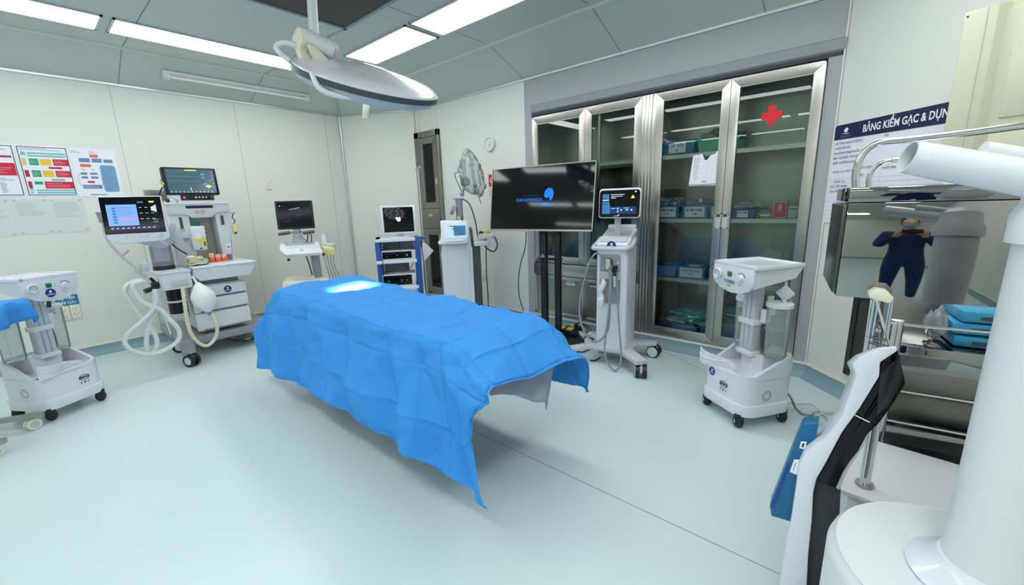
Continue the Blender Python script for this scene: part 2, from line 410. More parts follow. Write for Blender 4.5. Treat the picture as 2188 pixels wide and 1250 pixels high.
# coved vinyl skirting with its cream cap
prof = [(0, 0), (.07, 0), (.045, .008), (.022, .03), (.012, .06), (.01, .1), (0, .1)]
names = {0: 'front', 1: 'right', 2: 'back_right', 3: 'back', 4: 'back_left', 5: 'left'}
for i in range(n):
    j = (i + 1) % n; a, d, nn, L = seg_frame(i, j); m = MB(); m.M = Matrix(((d.x, nn.x, 0, a.x), (d.y, nn.y, 0, a.y), (0, 0, 1, 0), (0, 0, 0, 1)))
    m.prism(prof, 0, L, 'x', 'cove_vinyl'); m.box(0, L, 0, .016, .1, .122, 'cream_trim', .004)
    struct(m.build('baseboard_' + names[i], 'cove_vinyl'))
# air diffuser in the ceiling
t = thing('ceiling_air_diffuser', 'large dark perforated air diffuser in the ceiling behind the surgical lamp stem', 'air diffuser', (-2.5, 1.31, ZC))
f = MB()
for q in ((-1.336, 1.336, -.93, -.90), (-1.336, 1.336, .90, .93), (-1.336, -1.306, -.93, .93), (1.306, 1.336, -.93, .93)): f.box(q[0], q[1], q[2], q[3], -.02, 0, 'grey_plastic')
f.build('frame', 'grey_plastic', t)
g = MB(); g.raw([(-1.306, -.9, -.004), (1.306, -.9, -.004), (1.306, .9, -.004), (-1.306, .9, -.004)], [[3, 2, 1, 0]], 'grille_dark')
k = -1.3
while k < 1.3:
    g.raw([(k, -.9, -.014), (k + .014, -.9, -.014), (k + .014, .9, -.014), (k, .9, -.014)], [[3, 2, 1, 0]], 'steel_dark'); k += .028
g.build('perforated_sheet', 'grille_dark', t, 0)
# fluorescent fitting on the sloped border
P0, P1 = Vector((-6.0, 1.287, 2.985)), Vector((-6.0, 2.84, 2.985))
t = thing('fluorescent_batten', 'white unlit fluorescent tube fitting on the sloped ceiling above the left wall', 'light fitting', (-6.0, 2.06, 3.0))
b = MB(); b.M = rotm('Y', -21.6)
b.box(-.045, .045, -.78, .78, -.035, -.003, 'white_plastic', .006); b.build('batten', 'white_plastic', t)
b = MB(); b.M = rotm('Y', -21.6); b.cyl((.01, -.72, -.06), (.01, .72, -.06), .014, m='cream_trim', seg=12); b.build('fluorescent_tube', 'cream_trim', t)
for y in (-.75, .75):
    b = MB(); b.M = rotm('Y', -21.6); b.box(-.03, .035, y - .03, y + .03, -.078, -.03, 'white_plastic', .008); b.build('lamp_holder', 'white_plastic', t)

# ---------------------------------------------------------------- things on the left wall (wall frame: x = world y, front faces +x)
def wallthing(name, label, cat, y, z, group=None): 
    t = thing(name, label, cat, (-6.33, y, z), 90, group); return t
def leftposter(name, label, y0, y1, z0, z1, draw, frame=None, group=None, face='paper'):
    t = wallthing(name, label, 'poster' if frame is not False else 'paper', (y0 + y1) / 2, (z0 + z1) / 2, group); w, h = (y1 - y0) / 2, (z1 - z0) / 2
    m = MB(); m.box(-w, w, -.003, 0, -h, h, face); m.build('sheet', face, t, 0)
    if frame:
        f = MB()
        for q in ((-w + .012, w - .012, h - .02, h - .014), (-w + .012, w - .012, -h + .008, -h + .014), (-w + .012, -w + .018, -h + .008, h - .014), (w - .018, w - .012, -h + .008, h - .014)): f.rect(*q, -.0036, 'ink')
        f.build('printed_border', 'ink', t, 0)
    d = MB(); draw(d, w, h); d.build('printing', None, t, 0); return t
def R(d, w, h, u0, u1, v0, v1, m, y=-.004): d.rect(-w + 2 * w * u0, -w + 2 * w * u1, -h + 2 * h * v0, -h + 2 * h * v1, y, m)
def lines(d, w, h, u0, u1, v0, v1, n, m='print_grey', fr=.45, y=-.0045, seed=1):
    rr = random.Random(seed)
    for i in range(n):
        v = v1 - (v1 - v0) * (i + .5) / n; R(d, w, h, u0, u0 + (u1 - u0) * rr.uniform(.55, 1), v - (v1 - v0) / n * fr / 2, v + (v1 - v0) / n * fr / 2, m, y)
def chart(d, w, h):
    lines(d, w, h, .08, .9, .9, .95, 2, 'print_grey')
    R(d, w, h, .08, .17, .80, .87, 'print_teal'); R(d, w, h, .2, .93, .83, .86, 'print_teal'); R(d, w, h, .2, .93, .78, .81, 'print_teal')
    for v in (.61, .38):
        R(d, w, h, .07, .15, v, v + .13, 'print_amber' if v > .5 else 'print_crimson'); R(d, w, h, .2, .37, v, v + .13, 'print_green'); R(d, w, h, .4, .62, v, v + .13, 'print_amber'); R(d, w, h, .42, .6, v + .02, v + .11, 'print_yellow', -.0045)
        R(d, w, h, .65, .95, v, v + .13, 'print_red')
        lines(d, w, h, .67, .93, v + .02, v + .11, 4, 'paper', .12); lines(d, w, h, .22, .35, v + .02, v + .11, 4, 'paper', .12)
    R(d, w, h, .54, .8, .545, .585, 'print_red'); R(d, w, h, .54, .8, .305, .345, 'print_teal')
    R(d, w, h, .08, .15, .15, .29, 'print_crimson'); R(d, w, h, .2, .36, .23, .29, 'print_green'); R(d, w, h, .39, .95, .15, .29, 'print_red'); lines(d, w, h, .42, .92, .17, .27, 3, 'paper', .12)
    R(d, w, h, .08, .15, .06, .09, 'print_teal'); R(d, w, h, .08, .15, .11, .14, 'print_teal'); R(d, w, h, .2, .95, .10, .13, 'print_teal'); R(d, w, h, .2, .95, .05, .08, 'print_teal')
def chart_a(d, w, h):
    lines(d, w, h, .1, .9, .88, .94, 2); R(d, w, h, .5, .92, .74, .78, 'print_crimson'); R(d, w, h, .1, .45, .66, .73, 'print_red'); R(d, w, h, .3, .94, .4, .64, 'print_red'); lines(d, w, h, .34, .9, .43, .6, 5, 'paper', .12)
    lines(d, w, h, .4, .9, .3, .36, 2); lines(d, w, h, .6, .72, .06, .27, 9)
def chart_b(d, w, h):
    lines(d, w, h, .03, .25, .9, .95, 2); lines(d, w, h, .42, .6, .9, .95, 2)
    R(d, w, h, .42, .6, .82, .88, 'print_orange'); R(d, w, h, .17, .4, .72, .80, 'print_steel'); R(d, w, h, .44, .66, .72, .80, 'print_steel'); R(d, w, h, .7, .9, .72, .79, 'print_steel')
    R(d, w, h, .17, .4, .62, .68, 'print_orange'); R(d, w, h, .17, .26, .55, .58, 'print_amber'); R(d, w, h, .38, .46, .55, .58, 'print_amber')
    for v in (.46, .38): R(d, w, h, .14, .28, v, v + .045, 'print_steel'); R(d, w, h, .34, .5, v, v + .045, 'print_steel')
    R(d, w, h, .25, .4, .29, .33, 'print_red'); R(d, w, h, .13, .54, .17, .25, 'print_steel'); lines(d, w, h, .15, .5, .18, .24, 3, 'paper', .12)
    d.poly([(-w + 2 * w * p[0], -h + 2 * h * p[1]) for p in rrect(.58, .93, .1, .67, .06)], -.004, 'print_lightblue'); lines(d, w, h, .61, .9, .14, .64, 14, 'print_steel', .3)
    d.tube([(-w + 2 * w * u, -.005, -h + 2 * h * v) for u, v in ((.16, .48), (.08, .44), (.07, .3), (.13, .2))], .0012, 'ink', 4); d.tube([(-w + 2 * w * u, -.005, -h + 2 * h * v) for u, v in ((.5, .48), (.56, .42), (.58, .28), (.54, .2))], .0012, 'ink', 4)
    lines(d, w, h, .25, .85, .03, .055, 1, 'ink', .5)
leftposter('wall_poster', 'framed wall chart cut by the left picture edge, with large red blocks', -.27, .085, 1.71, 2.195, chart_a, True, 'medical charts on the left wall')
leftposter('wall_poster', 'black bordered wall chart with rows of green, yellow and red blocks', .09, .445, 1.71, 2.195, chart, True, 'medical charts on the left wall')
leftposter('wall_poster', 'borderless wall chart with blue flow boxes and a rounded light blue panel', .45, .80, 1.70, 2.19, chart_b, None, 'medical charts on the left wall')
def text_sheet(sd):
    def f(d, w, h):
        rr = random.Random(sd); lines(d, w, h, .12, .88, .45 if sd % 2 else .52, .9, 9, 'tape', .4, -.004, sd)
        for u, v in ((.05, .92), (.85, .92), (.05, .03), (.85, .03)): R(d, w, h, u, u + .1, v, v + .05, 'tape')
    return f
for k, (a, b, lab) in enumerate(((-.27, -.035, 'faint white typed sheet taped low on wall at the left picture edge'), (-.03, .215, 'faint white typed sheet taped below the red and green wall chart'), (.22, .47, 'faint white typed sheet taped nearest to the anaesthesia machine screen'))):
    leftposter('paper_notice', lab, a, b, 1.35 - (.01 if k else .02), 1.685, text_sheet(3 + k), False, 'typed sheets below the wall charts', 'paper_grey')
def socket(name, label, y, z, w, h, holes, group=None):
    t = wallthing(name, label, 'wall socket', y, z, group); m = MB(); m.box(-w / 2, w / 2, -.012, 0, -h / 2, h / 2, 'cream_plastic', .004); m.build('faceplate', 'cream_plastic', t)
    d = MB()
    for zz in holes:
        for x, z2 in ((-.3, .12), (.3, .12), (0, -.14)): d.box(x * w * .6 - .003, x * w * .6 + .003, -.0135, -.0115, zz * h + z2 * h * .5 - .004, zz * h + z2 * h * .5 + .004, 'ink')
    d.build('socket_slots', 'ink', t, 0); return t
socket('wall_socket', 'left white double wall socket below the small blue sign', .128, .51, .075, .15, (.22, -.22), 'wall sockets under the blue sign')
socket('wall_socket', 'right white double wall socket below the small blue sign', .21, .512, .075, .15, (.22, -.22), 'wall sockets under the blue sign')
socket('wall_socket', 'cream wall socket high on the left wall, right of the patient monitor', 2.295, 1.845, .075, .135, (.2, -.2))
t = wallthing('wall_sign', 'small blue sign with white Vietnamese words above two wall sockets', 'sign', .165, .64)
m = MB(); m.box(-.085, .085, -.004, 0, -.055, .055, 'sign_blue'); m.build('sign_plate', 'sign_blue', t, 0)
m = MB(); mtext(m, 'ƯU TIÊN', 0, .024, -.005, .04, 'paper', .12, .0008); mtext(m, 'CẤP CỨU', 0, -.026, -.005, .04, 'paper', .13, .0008); m.build('lettering', 'paper', t, 0)
t = wallthing('wall_bracket', 'beige metal mounting plate on the wall behind the patient monitor', 'wall bracket', 1.07, 1.71)
m = MB(); m.box(-.1, .1, -.01, 0, -.06, .06, 'steel_dull', .002); m.build('plate', 'steel_dull', t)
m = MB(); [m.disc(x, .035, .006, -.0112, 'ink', 10) for x in (-.08, .08)]; m.build('screw', 'ink', t, 0)
# ---------------------------------------------------------------- things on the back wall
t = thing('wall_gauge', 'small round white gauge on the back wall above the television', 'wall gauge', (-3.77, 4.04, 2.232), 0)
m = MB(); m.M = Matrix.Rotation(PI / 2, 4, 'X'); m.lathe([(.001, .0), (.075, 0), (.085, .012), (.085, .03), (.075, .034), (.07, .022), (.001, .022)], (0, 0, 0), 'white_plastic', 40); m.build('gauge_case', 'white_plastic', t)
m = MB(); m.disc(.002, -.012, .008, -.024, 'ink', 12); m.disc(.002, -.045, .005, -.024, 'ink', 10); m.build('gauge_marks', 'ink', t, 0)
t = thing('fire_notice', 'small red notice with white symbol at the left edge of television', 'sign', (-3.77, 4.04, 1.785), 0)
m = MB(); m.box(-.055, .055, -.004, 0, -.075, .075, 'card_red'); m.build('notice_plate', 'card_red', t, 0)
m = MB(); m.tube([(.022 * math.cos(a), -.006, .025 * math.sin(a)) for a in [k * .5 for k in range(10)]], .006, 'paper', 6); m.build('symbol', 'paper', t)
t = thing('wall_switch', 'grey wall switch under the red notice beside the television', 'wall switch', (-3.77, 4.04, 1.65), 0)
m = MB(); m.box(-.05, .05, -.012, 0, -.055, .055, 'light_grey', .004); m.build('switch_plate', 'light_grey', t); m = MB(); m.box(.01, .04, -.018, -.01, -.02, .02, 'white_plastic', .003); m.build('rocker', 'white_plastic', t)
t = thing('wall_socket', 'white wall socket on the back wall beside the laser machine', 'wall socket', (-3.965, 4.04, .535), 0)
m = MB(); m.box(-.05, .05, -.012, 0, -.085, .085, 'white_plastic', .004); m.build('faceplate', 'white_plastic', t)
m = MB(); [m.box(x - .003, x + .003, -.0135, -.0115, z - .006, z + .006, 'ink') for x, z in ((-.015, .035), (.015, .035), (-.015, -.035), (.015, -.035))]; m.build('socket_slots', 'ink', t, 0)

# ---------------------------------------------------------------- board and return-air grille on the angled wall at the right
t = thing('checklist_board', 'white surgical checklist board with navy header on the right wall', 'notice board', (-.27, 4.04, 0), -45)
m = MB(); m.prism(rrect(.0, .92, 1.27, 1.975, .02), -.006, -.001, 'y', 'paper'); m.build('board', 'paper', t, 0)
m = MB(); m.prism([(0, 1.875), (.92, 1.86), (.92, 1.955), (.9, 1.975), (.02, 1.975), (0, 1.955)], -.009, -.006, 'y', 'header_navy'); m.build('header', 'header_navy', t, 0)
m = MB(); mtext(m, 'BẢNG KIỂM GẠC & DỤNG CỤ', .235, 1.918, -.0095, .066, 'white_print', .65, .0016, 'LEFT')
m.poly([(.085, 1.925), (.1, 1.918), (.115, 1.922), (.12, 1.943), (.1, 1.952), (.088, 1.94)], -.0095, 'white_print'); m.poly([(.07, 1.912), (.1, 1.914), (.14, 1.91), (.1, 1.907)], -.0095, 'white_print'); mtext(m, 'Gangwhoo', .1, 1.893, -.0095, .022, 'print_steel', .08)
m.build('header_lettering', 'white_print', t, 0)
m = MB()
for i, s_ in enumerate(('HỌ TÊN NGƯỜI BỆNH', 'CHẨN ĐOÁN', 'PHƯƠNG PHÁP PHẪU THUẬT', 'BÁC SĨ PHẪU THUẬT', 'ĐIỀU DƯỠNG DỤNG CỤ')): mtext(m, s_, .02, 1.845 - .034 * i, -.007, .022, 'ink', None, .0002, 'LEFT')
mtext(m, 'NS:', .4, 1.85, -.007, .022, 'ink', None, .0002, 'LEFT'); mtext(m, 'NGÀY GIỜ PT:', .39, 1.815, -.007, .022, 'ink', None, .0002, 'LEFT')
mtext(m, 'DỤNG CỤ/ VẬT TƯ', .03, 1.645, -.007, .02, 'ink', None, .0002, 'LEFT'); mtext(m, 'SỐ LƯỢNG', .26, 1.66, -.007, .02, 'ink', None, .0002, 'LEFT'); mtext(m, 'PHÁT SINH', .42, 1.645, -.007, .02, 'ink', None, .0002, 'LEFT')
mtext(m, 'BỘ', .26, 1.61, -.007, .02, 'ink', None, .0002, 'LEFT'); mtext(m, 'LẺ', .34, 1.61, -.007, .02, 'ink', None, .0002, 'LEFT')
for i, s_ in enumerate(('DỤNG CỤ', 'GẠC LỚN 30X40', 'GẠC NHỎ 10X10')): mtext(m, s_, .02 + (.03 if i == 0 else 0), 1.575 - .034 * i, -.007, .02, 'ink', None, .0002, 'LEFT')
for i in range(11): m.rect(.005, .9, 1.592 - .032 * i, 1.5932 - .032 * i, -.007, 'print_steel')
for x in (.25, .33, .41, .6): m.rect(x, x + .0012, 1.28, 1.66, -.007, 'print_grey')
m.build('form_lettering', 'ink', t, 0)
t = thing('return_air_grille', 'dark perforated steel return air grille low on the right wall', 'air grille', (-.27, 4.04, 0), -45)
m = MB()
for q in ((.36, .40, .18, .80), (.72, .76, .18, .80), (.36, .76, .18, .22), (.36, .76, .76, .80)): m.box(q[0], q[1], -.014, -.001, q[2], q[3], 'steel_dark')
m.build('frame', 'steel_dark', t)
m = MB(); m.rect(.4, .72, .22, .76, -.003, 'grille_dark')
for i in range(22):
    for j in range(36):
        x, z = .402 + .0146 * (i + .5 * (j % 2)), .223 + .015 * j
        if x < .712: m.poly([(x, z), (x + .006, z + .0035), (x + .006, z + .0085), (x, z + .012), (x - .0045, z + .0085), (x - .0045, z + .0035)][::1], -.007, 'mesh_steel') if 0 else m.tube([(x - .007, -.007, z), (x, -.007, z + .007), (x + .007, -.007, z)], .0018, 'mesh_steel', 4, 0)
m.build('perforated_sheet', 'grille_dark', t, 0)

# ---------------------------------------------------------------- built-in stainless steel cabinets in the back wall
def doorframe(name, parent, x0, x1, z0, z1, w, y0=4.018, y1=4.045, pane=True, mitre=True, panel=None, mt='steel'):
    m = MB(); g = .0015
    a0, a1, b0, b1 = x0 + g, x1 - g, z0 + g, z1 - g
    m.prism([(a0, b0), (a0 + w, b0 + w), (a0 + w, b1 - w), (a0, b1)], y0, y1, 'y', mt, .0015); m.prism([(a1, b0), (a1, b1), (a1 - w, b1 - w), (a1 - w, b0 + w)], y0, y1, 'y', mt, .0015)
    m.prism([(a0 + g, b0), (a1 - g, b0), (a1 - w - g, b0 + w), (a0 + w + g, b0 + w)], y0, y1, 'y', mt, .0015); m.prism([(a0 + g, b1), (a0 + w + g, b1 - w), (a1 - w - g, b1 - w), (a1 - g, b1)], y0, y1, 'y', mt, .0015)
    m.box(a0 + w - .004, a1 - w + .004, y0 + .004, y0 + .007, b0 + w, b0 + w + .008, mt); m.box(a0 + w - .004, a1 - w + .004, y0 + .004, y0 + .007, b1 - w - .008, b1 - w, mt)
    o = m.build(name, mt, parent)
    if pane:
        p = MB(); p.box(a0 + w - .003, a1 - w + .003, y0 + .008, y0 + .012, b0 + w - .003, b1 - w + .003, 'clear_glass'); p.build('glass_pane', 'clear_glass', o, 0)
    if panel:
        p = MB(); p.box(a0 + w - .003, a1 - w + .003, y0 + .006, y0 + .016, b0 + w - .003, b1 - w + .003, panel); p.build('door_panel', panel, o, 0)
    return o
def flush_pull(parent, x, z, w, h, y=4.017):
    m = MB(); t = .008
    for q in ((-w / 2, w / 2, h / 2 - t, h / 2), (-w / 2, w / 2, -h / 2, -h / 2 + t), (-w / 2, -w / 2 + t, -h / 2, h / 2), (w / 2 - t, w / 2, -h / 2, h / 2)): m.box(x + q[0], x + q[1], y - .004, y + .002, z + q[2], z + q[3], 'chrome')
    m.rect(x - w / 2, x + w / 2, z - h / 2, z + h / 2, y - .0005, 'alu_trim'); m.rect(x - w / 2 + t, x + w / 2 - t, z + h * .3 - t, z + h / 2 - t, y - .0008, 'steel_dark'); m.build('flush_handle', 'chrome', parent, 0)
def carcass(t, x0, x1, z0, z1, dep, mt='steel_dull', y0=4.046):
    m = MB(); y1 = y0 + dep
    m.box(x0, x1, y1 - .004, y1, z0, z1, mt); m.box(x0, x0 + .004, y0, y1, z0, z1, mt); m.box(x1 - .004, x1, y0, y1, z0, z1, mt); m.box(x0, x1, y0, y1, z1 - .004, z1, mt); m.box(x0, x1, y0, y1, z0, z0 + .004, mt)
    m.build('carcass', mt, t)
def shelf(t, x0, x1, z, y1, mt='steel', lip=.035):
    m = MB(); m.box(x0, x1, 4.05, y1, z - .004, z, mt); m.box(x0, x1, 4.05, 4.054, z - lip, z, mt); m.build('shelf', mt, t)
# left double cabinet
t = thing('steel_cabinet', 'left built-in stainless steel cabinet, partly hidden by the television', 'cabinet', (0, 0, 0))
carcass(t, -3.10, -1.735, .14, 2.445, .36)
X0, XM, X1 = -3.10, -2.385, -1.735
m = MB()
m.box(X0, X1, 4.02, 4.05, .64, .775, 'steel', .002); m.box(X0, X0 + .03, 4.03, 4.05, .14, 2.445, 'steel'); m.box(X1 - .035, X1, 4.022, 4.05, .14, 2.445, 'steel', .002); m.box(X0, X1, 4.03, 4.05, .14, .18, 'steel'); m.box(X0, X1, 4.03, 4.05, 2.42, 2.445, 'steel')
m.build('frame', 'steel', t)
for a, b in ((X0 + .015, XM), (XM, X1 - .03)): doorframe('door', t, a, b, .785, 2.44, .075)
for a, b, hx in ((X0 + .015, XM, -2.56), (XM, X1 - .03, -2.25)):
    o = doorframe('door', t, a, b, .15, .635, .03, pane=False, panel='steel_dull'); flush_pull(o, hx, .56, .13, .05)
for z in (1.88, 1.33): shelf(t, X0 + .01, X1 - .01, z, 4.39)
m = MB(); m.box(XM + .13, XM + .155, 4.06, 4.085, .78, 2.44, 'steel'); m.build('upright', 'steel', t)
# right double cabinet
t = thing('steel_cabinet', 'right built-in stainless steel cabinet with a red cross on its glass', 'cabinet', (0, 0, 0))
carcass(t, -1.665, -.37, .14, 2.445, .36)
X0, XM, X1 = -1.665, -1.0, -.37
m = MB()
m.box(-1.733, -1.70, 4.02, 4.05, .14, 2.445, 'steel', .002); m.box(-1.699, -1.667, 4.02, 4.05, .14, 2.445, 'steel', .002)
m.box(X0, X0 + .035, 4.022, 4.05, .14, 2.445, 'steel', .002); m.box(X1 - .02, X1, 4.03, 4.05, .14, 2.445, 'steel'); m.box(X0, X1, 4.03, 4.05, .14, .16, 'steel'); m.box(X0, X1, 4.03, 4.05, 2.43, 2.445, 'steel')
m.build('frame', 'steel', t)
dl = doorframe('door', t, X0 + .036, XM, .15, 2.44, .068); dr = doorframe('door', t, XM, X1 - .002, .15, 2.44, .068)
flush_pull(dl, XM - .028, 1.285, .05, .135); flush_pull(dr, XM + .028, 1.285, .05, .135)
for z in (1.885, 1.30, .73): shelf(t, X0 + .01, XM, z, 4.39); shelf(t, XM, X1 - .01, z, 4.39)
m = MB(); m.box(XM + .02, XM + .045, 4.06, 4.085, .16, 2.44, 'steel'); m.build('upright', 'steel', t)
m = MB(); m.box(-.76, -.62, 4.0245, 4.0255, 2.085, 2.14, 'red'); m.box(-.717, -.663, 4.0243, 4.0257, 2.04, 2.188, 'red'); tag(m.build('red_cross_decal', 'red', dr, 0), 'red cross decal on the glass')
m = MB(); random.seed(3)
top = [(-1.275 + .02 * k, 1.86 + random.uniform(-.012, .02) - (.035 if 4 < k < 8 else 0)) for k in range(12)]
m.prism([(-1.30, 1.60), (-1.045, 1.59), (-1.05, 1.70), (-1.065, 1.72), (-1.05, 1.86)] + top[::-1] + [(-1.285, 1.75)], 4.0235, 4.0245, 'y', 'paper')
lines_ = random.Random(5)
for k in range(22): m.rect(-1.265, -1.265 + lines_.uniform(.03, .055), 1.835 - .009 * k, 1.838 - .009 * k, 4.0230, 'print_grey')
for x in (-1.19, -1.16, -1.14, -1.11, -1.085): m.rect(x, x + .001, 1.64, 1.83, 4.0230, 'print_grey')
m.rect(-1.3, -1.05, 1.595, 1.61, 4.0230, 'print_grey'); m.rect(-1.19, -1.15, 1.625, 1.631, 4.0228, 'ink')
tag(m.build('torn_list', 'paper', dl, 0), 'torn white paper list on the glass')
# narrow cabinet
t = thing('steel_cabinet', 'tall narrow stainless steel cabinet in the wall behind the laser machine', 'cabinet', (0, 0, 0))
X0, X1 = -5.278, -4.737
carcass(t, X0, X1, .135, 2.54, .3)
m = MB()
m.box(X0, X0 + .1, 4.0, 4.05, .135, 2.54, 'steel_dull', .003); m.box(X1 - .055, X1, 4.0, 4.05, .135, 2.54, 'steel_dull', .003); m.box(X0, X1, 4.0, 4.05, 2.46, 2.54, 'steel_dull', .003); m.box(X0 + .1, X1 - .055, 4.03, 4.05, 1.4, 1.45, 'steel_dull'); m.box(X0 + .1, X1 - .055, 4.03, 4.05, .135, .2, 'steel_dull')
m.build('frame', 'steel_dull', t)
a, b = X0 + .1, X1 - .055
o = doorframe('door', t, a, b, 1.45, 2.455, .08, 4.0, 4.03, mt='steel_dull'); flush_pull(o, b - .03, 1.85, .04, .12, 4.0)
o = doorframe('door', t, a, b, .17, 1.15, .08, 4.0, 4.03, mt='steel_dull'); flush_pull(o, b - .03, .78, .04, .12, 4.0)
m = MB(); m.box(a + .003, b - .003, 3.995, 4.03, 1.155, 1.445, 'steel_dull', .003); d = m.build('drawer', 'steel_dull', t); flush_pull(d, (a + b) / 2 - .02, 1.36, .1, .05, 3.994)
for z in (1.95, .7): shelf(t, X0 + .01, X1 - .01, z, 4.3)
def drum(lab, x, z, r, h):
    q = MB(); q.lathe([(r * .95, 0), (r, .01), (r, h * .8), (r * 1.04, h * .82), (r * 1.04, h), (r * .3, h + .012)], (x, 4.2, z), 'white_soft', 24); tag(q.build('white_canister', 'white_soft'), lab, 'canister', 'white canisters in the narrow cabinet')
drum('white canister on the upper shelf of the narrow steel cabinet', -4.99, 1.951, .09, .14); drum('white canister on the floor of the upper part of narrow cabinet', -4.95, 1.47, .085, .2); drum('white canister on the shelf in the lower part of narrow cabinet', -4.98, .701, .09, .14)

# ---------------------------------------------------------------- trays, boxes and packs on the cabinet shelves
def tray(name, label, x, z, w, h, y0=4.075, dep=.24, mt='basket_blue', flare=.012, lines2=None, group=None, cat='plastic tray', lw=.75):
    o = thing(name, label, cat, (x, y0, z), 0, group); m = MB(); a = w / 2; f = flare; th = .004
    def rg(k, zz): return [(-a + f - k, f - k, zz), (a - f + k, f - k, zz), (a - f + k, dep - f + k, zz), (-a + f - k, dep - f + k, zz)]
    V = rg(0, 0) + rg(f, h) + rg(f + .008, h) + rg(f + .008, h - .012) + rg(f - th, h) + rg(-th, th)
    F = [[3, 2, 1, 0]]
    for u, v in ((0, 1), (3, 2), (2, 4), (4, 5)):
        for k in range(4): F.append([u * 4 + k, u * 4 + (k + 1) % 4, v * 4 + (k + 1) % 4, v * 4 + k])
    F.append([20, 21, 22, 23]); m.raw(V, F, mt)
    m.build('tray_body', mt, o, 0)
    if lines2:
        q = MB(); lw2 = w * lw; q.rect(-lw2 / 2, lw2 / 2, h * .12, h * .86, .001, 'white_print')
        for i, s_ in enumerate(lines2): mtext(q, s_, 0, h * (.62 - .3 * i), .0004, h * .26, 'ink', lw2 * (.82 if i == 0 else .16), .0004)
        q.build('paper_label', 'white_print', o, 0)
    return o
def pouch(name, label, c, sz, mt, seed, group, rot=0, cat='sterile pouch'):
    """crumpled soft pack: a pillow with creased surface"""
    bm = bmesh.new(); bmesh.ops.create_cube(bm, size=1); bmesh.ops.subdivide_edges(bm, edges=bm.edges[:], cuts=6, use_grid_fill=True)
    for v in bm.verts:
        p = v.co.copy(); e = max(abs(p.x), abs(p.y)) * 2; th = .25 + .75 * (1 - e ** 3)
        q = Vector((p.x * 6 + seed * 3.1, p.y * 6, p.z * 2)); nz = noise.noise(q) * .5 + noise.noise(q * 2.3) * .25
        v.co = Vector((p.x * sz[0] * (1 + .12 * noise.noise(q * .7)), p.y * sz[1] * (1 + .12 * noise.noise(q * .7 + Vector((5, 0, 0)))), p.z * sz[2] * th + nz * sz[2] * .55))
    m = MB(); m.M = Matrix.Translation(c) @ Matrix.Rotation(math.radians(rot), 4, 'Z') @ Matrix.Rotation(math.radians(8 * math.sin(seed)), 4, 'Y'); m.bmx(bm, mt)
    return tag(m.build(name, mt, None, 50), label, cat, group)
tray('plastic_tray', 'blue tray labelled for burning wire on the top shelf of right cabinet', -1.44, 1.886, .31, .125, mt='tray_blue', lines2=('DÂY ĐỐT', '20'), lw=.5)
tray('plastic_tray', 'green tray on the top shelf of the right cabinet, behind the paper list', -1.09, 1.886, .34, .115, mt='basket_green')
for k in range(4): pouch('clear_bag', 'crumpled clear bag of tubing in the green tray, ' + ('leftmost', 'second from left', 'third from left', 'rightmost')[k], (-1.18 + .07 * k, 4.18, 2.02 + .03 * (k % 2)), (.14, .16, .07), 'film', 20 + k, 'clear bags in the green tray', 30 * k, 'plastic bag')
tray('plastic_tray', 'blue box labelled for large syringes, cut by the left cabinet door stile', -1.51, 1.301, .235, .125, lines2=('BƠM 50 ML', '10'))
tray('plastic_tray', 'blue box labelled BƠM 20ML in the middle of right cabinet shelf', -1.25, 1.301, .235, .125, lines2=('BƠM 20ML', '10'))
tray('plastic_tray', 'blue box half hidden behind the cabinet handles on the syringe shelf', -1.03, 1.301, .19, .12, lines2=('BƠM 10ML', '10'))
tray('plastic_tray', 'darker blue tray right of the cabinet handles on the syringe shelf', -.85, 1.301, .19, .08, mt='deep_blue', lines2=('BƠM',), lw=.45)
random.seed(11)
for k in range(15):
    x = -1.58 + .62 * random.random() if k < 9 else -1.0 + .12 * (k - 9) / 3
    x = [-1.56, -1.50, -1.44, -1.53, -1.47, -1.41, -1.31, -1.25, -1.19, -1.06, -1.0, -1.08, -.90, -.86, -.81][k]; z = [1.435, 1.445, 1.435, 1.475, 1.485, 1.46, 1.44, 1.445, 1.44, 1.43, 1.43, 1.44, 1.40, 1.43, 1.41][k]
    pouch('syringe_pack', 'wrapped syringe pack in the ' + ('BƠM 50 ML box', 'BƠM 20ML box', 'box behind the cabinet handles', 'darker blue tray')[0 if k < 6 else 1 if k < 9 else 2 if k < 12 else 3] + ', ' + ('lower layer left', 'lower layer middle', 'lower layer right', 'upper layer left', 'upper layer middle', 'upper layer right', 'left', 'middle', 'right', 'middle', 'right', 'left', 'left', 'middle', 'right')[k], (x, 4.17 + .03 * (k % 3), z), (.09, .17, .045), 'syringe_wrap', k, 'wrapped syringes in the blue boxes', random.uniform(-60, 60), 'syringe pack')
for x, z, wh in ((-1.57, 1.49, 'leftmost and highest'), (-1.43, 1.44, 'middle one'), (-1.2, 1.465, 'rightmost one')):
    m = MB(); m.cyl((x, 4.07, z), (x, 4.13, z), .017, m='white_gloss', seg=16); tag(m.build('white_bottle_cap', 'white_gloss'), 'round white syringe end poking out of the wrapped packs, ' + wh, 'syringe', 'white syringe ends in the blue boxes')
o = thing('clear_pack', 'small clear bag with a white label beside the red card box', 'plastic bag', (-.68, 4.14, 1.301))
bm = bmesh.new(); bmesh.ops.create_icosphere(bm, subdivisions=3, radius=1)
for v in bm.verts: v.co = Vector((v.co.x * .075, v.co.y * .05, max(0, v.co.z) * .075)) * (1 + .3 * noise.noise(v.co * 3))
q = MB(); q.bmx(bm, 'film'); q.build('bag', 'film', o); q = MB(); q.rect(-.035, .035, .02, .036, -.062, 'white_print'); q.build('paper_label', 'white_print', o, 0)
o = thing('card_box', 'red playing-card style box standing on the syringe shelf', 'box', (-.58, 4.11, 1.301))
q = MB(); q.box(-.05, .05, 0, .035, 0, .14, 'card_red', .003); q.build('carton', 'card_red', o); q = MB()
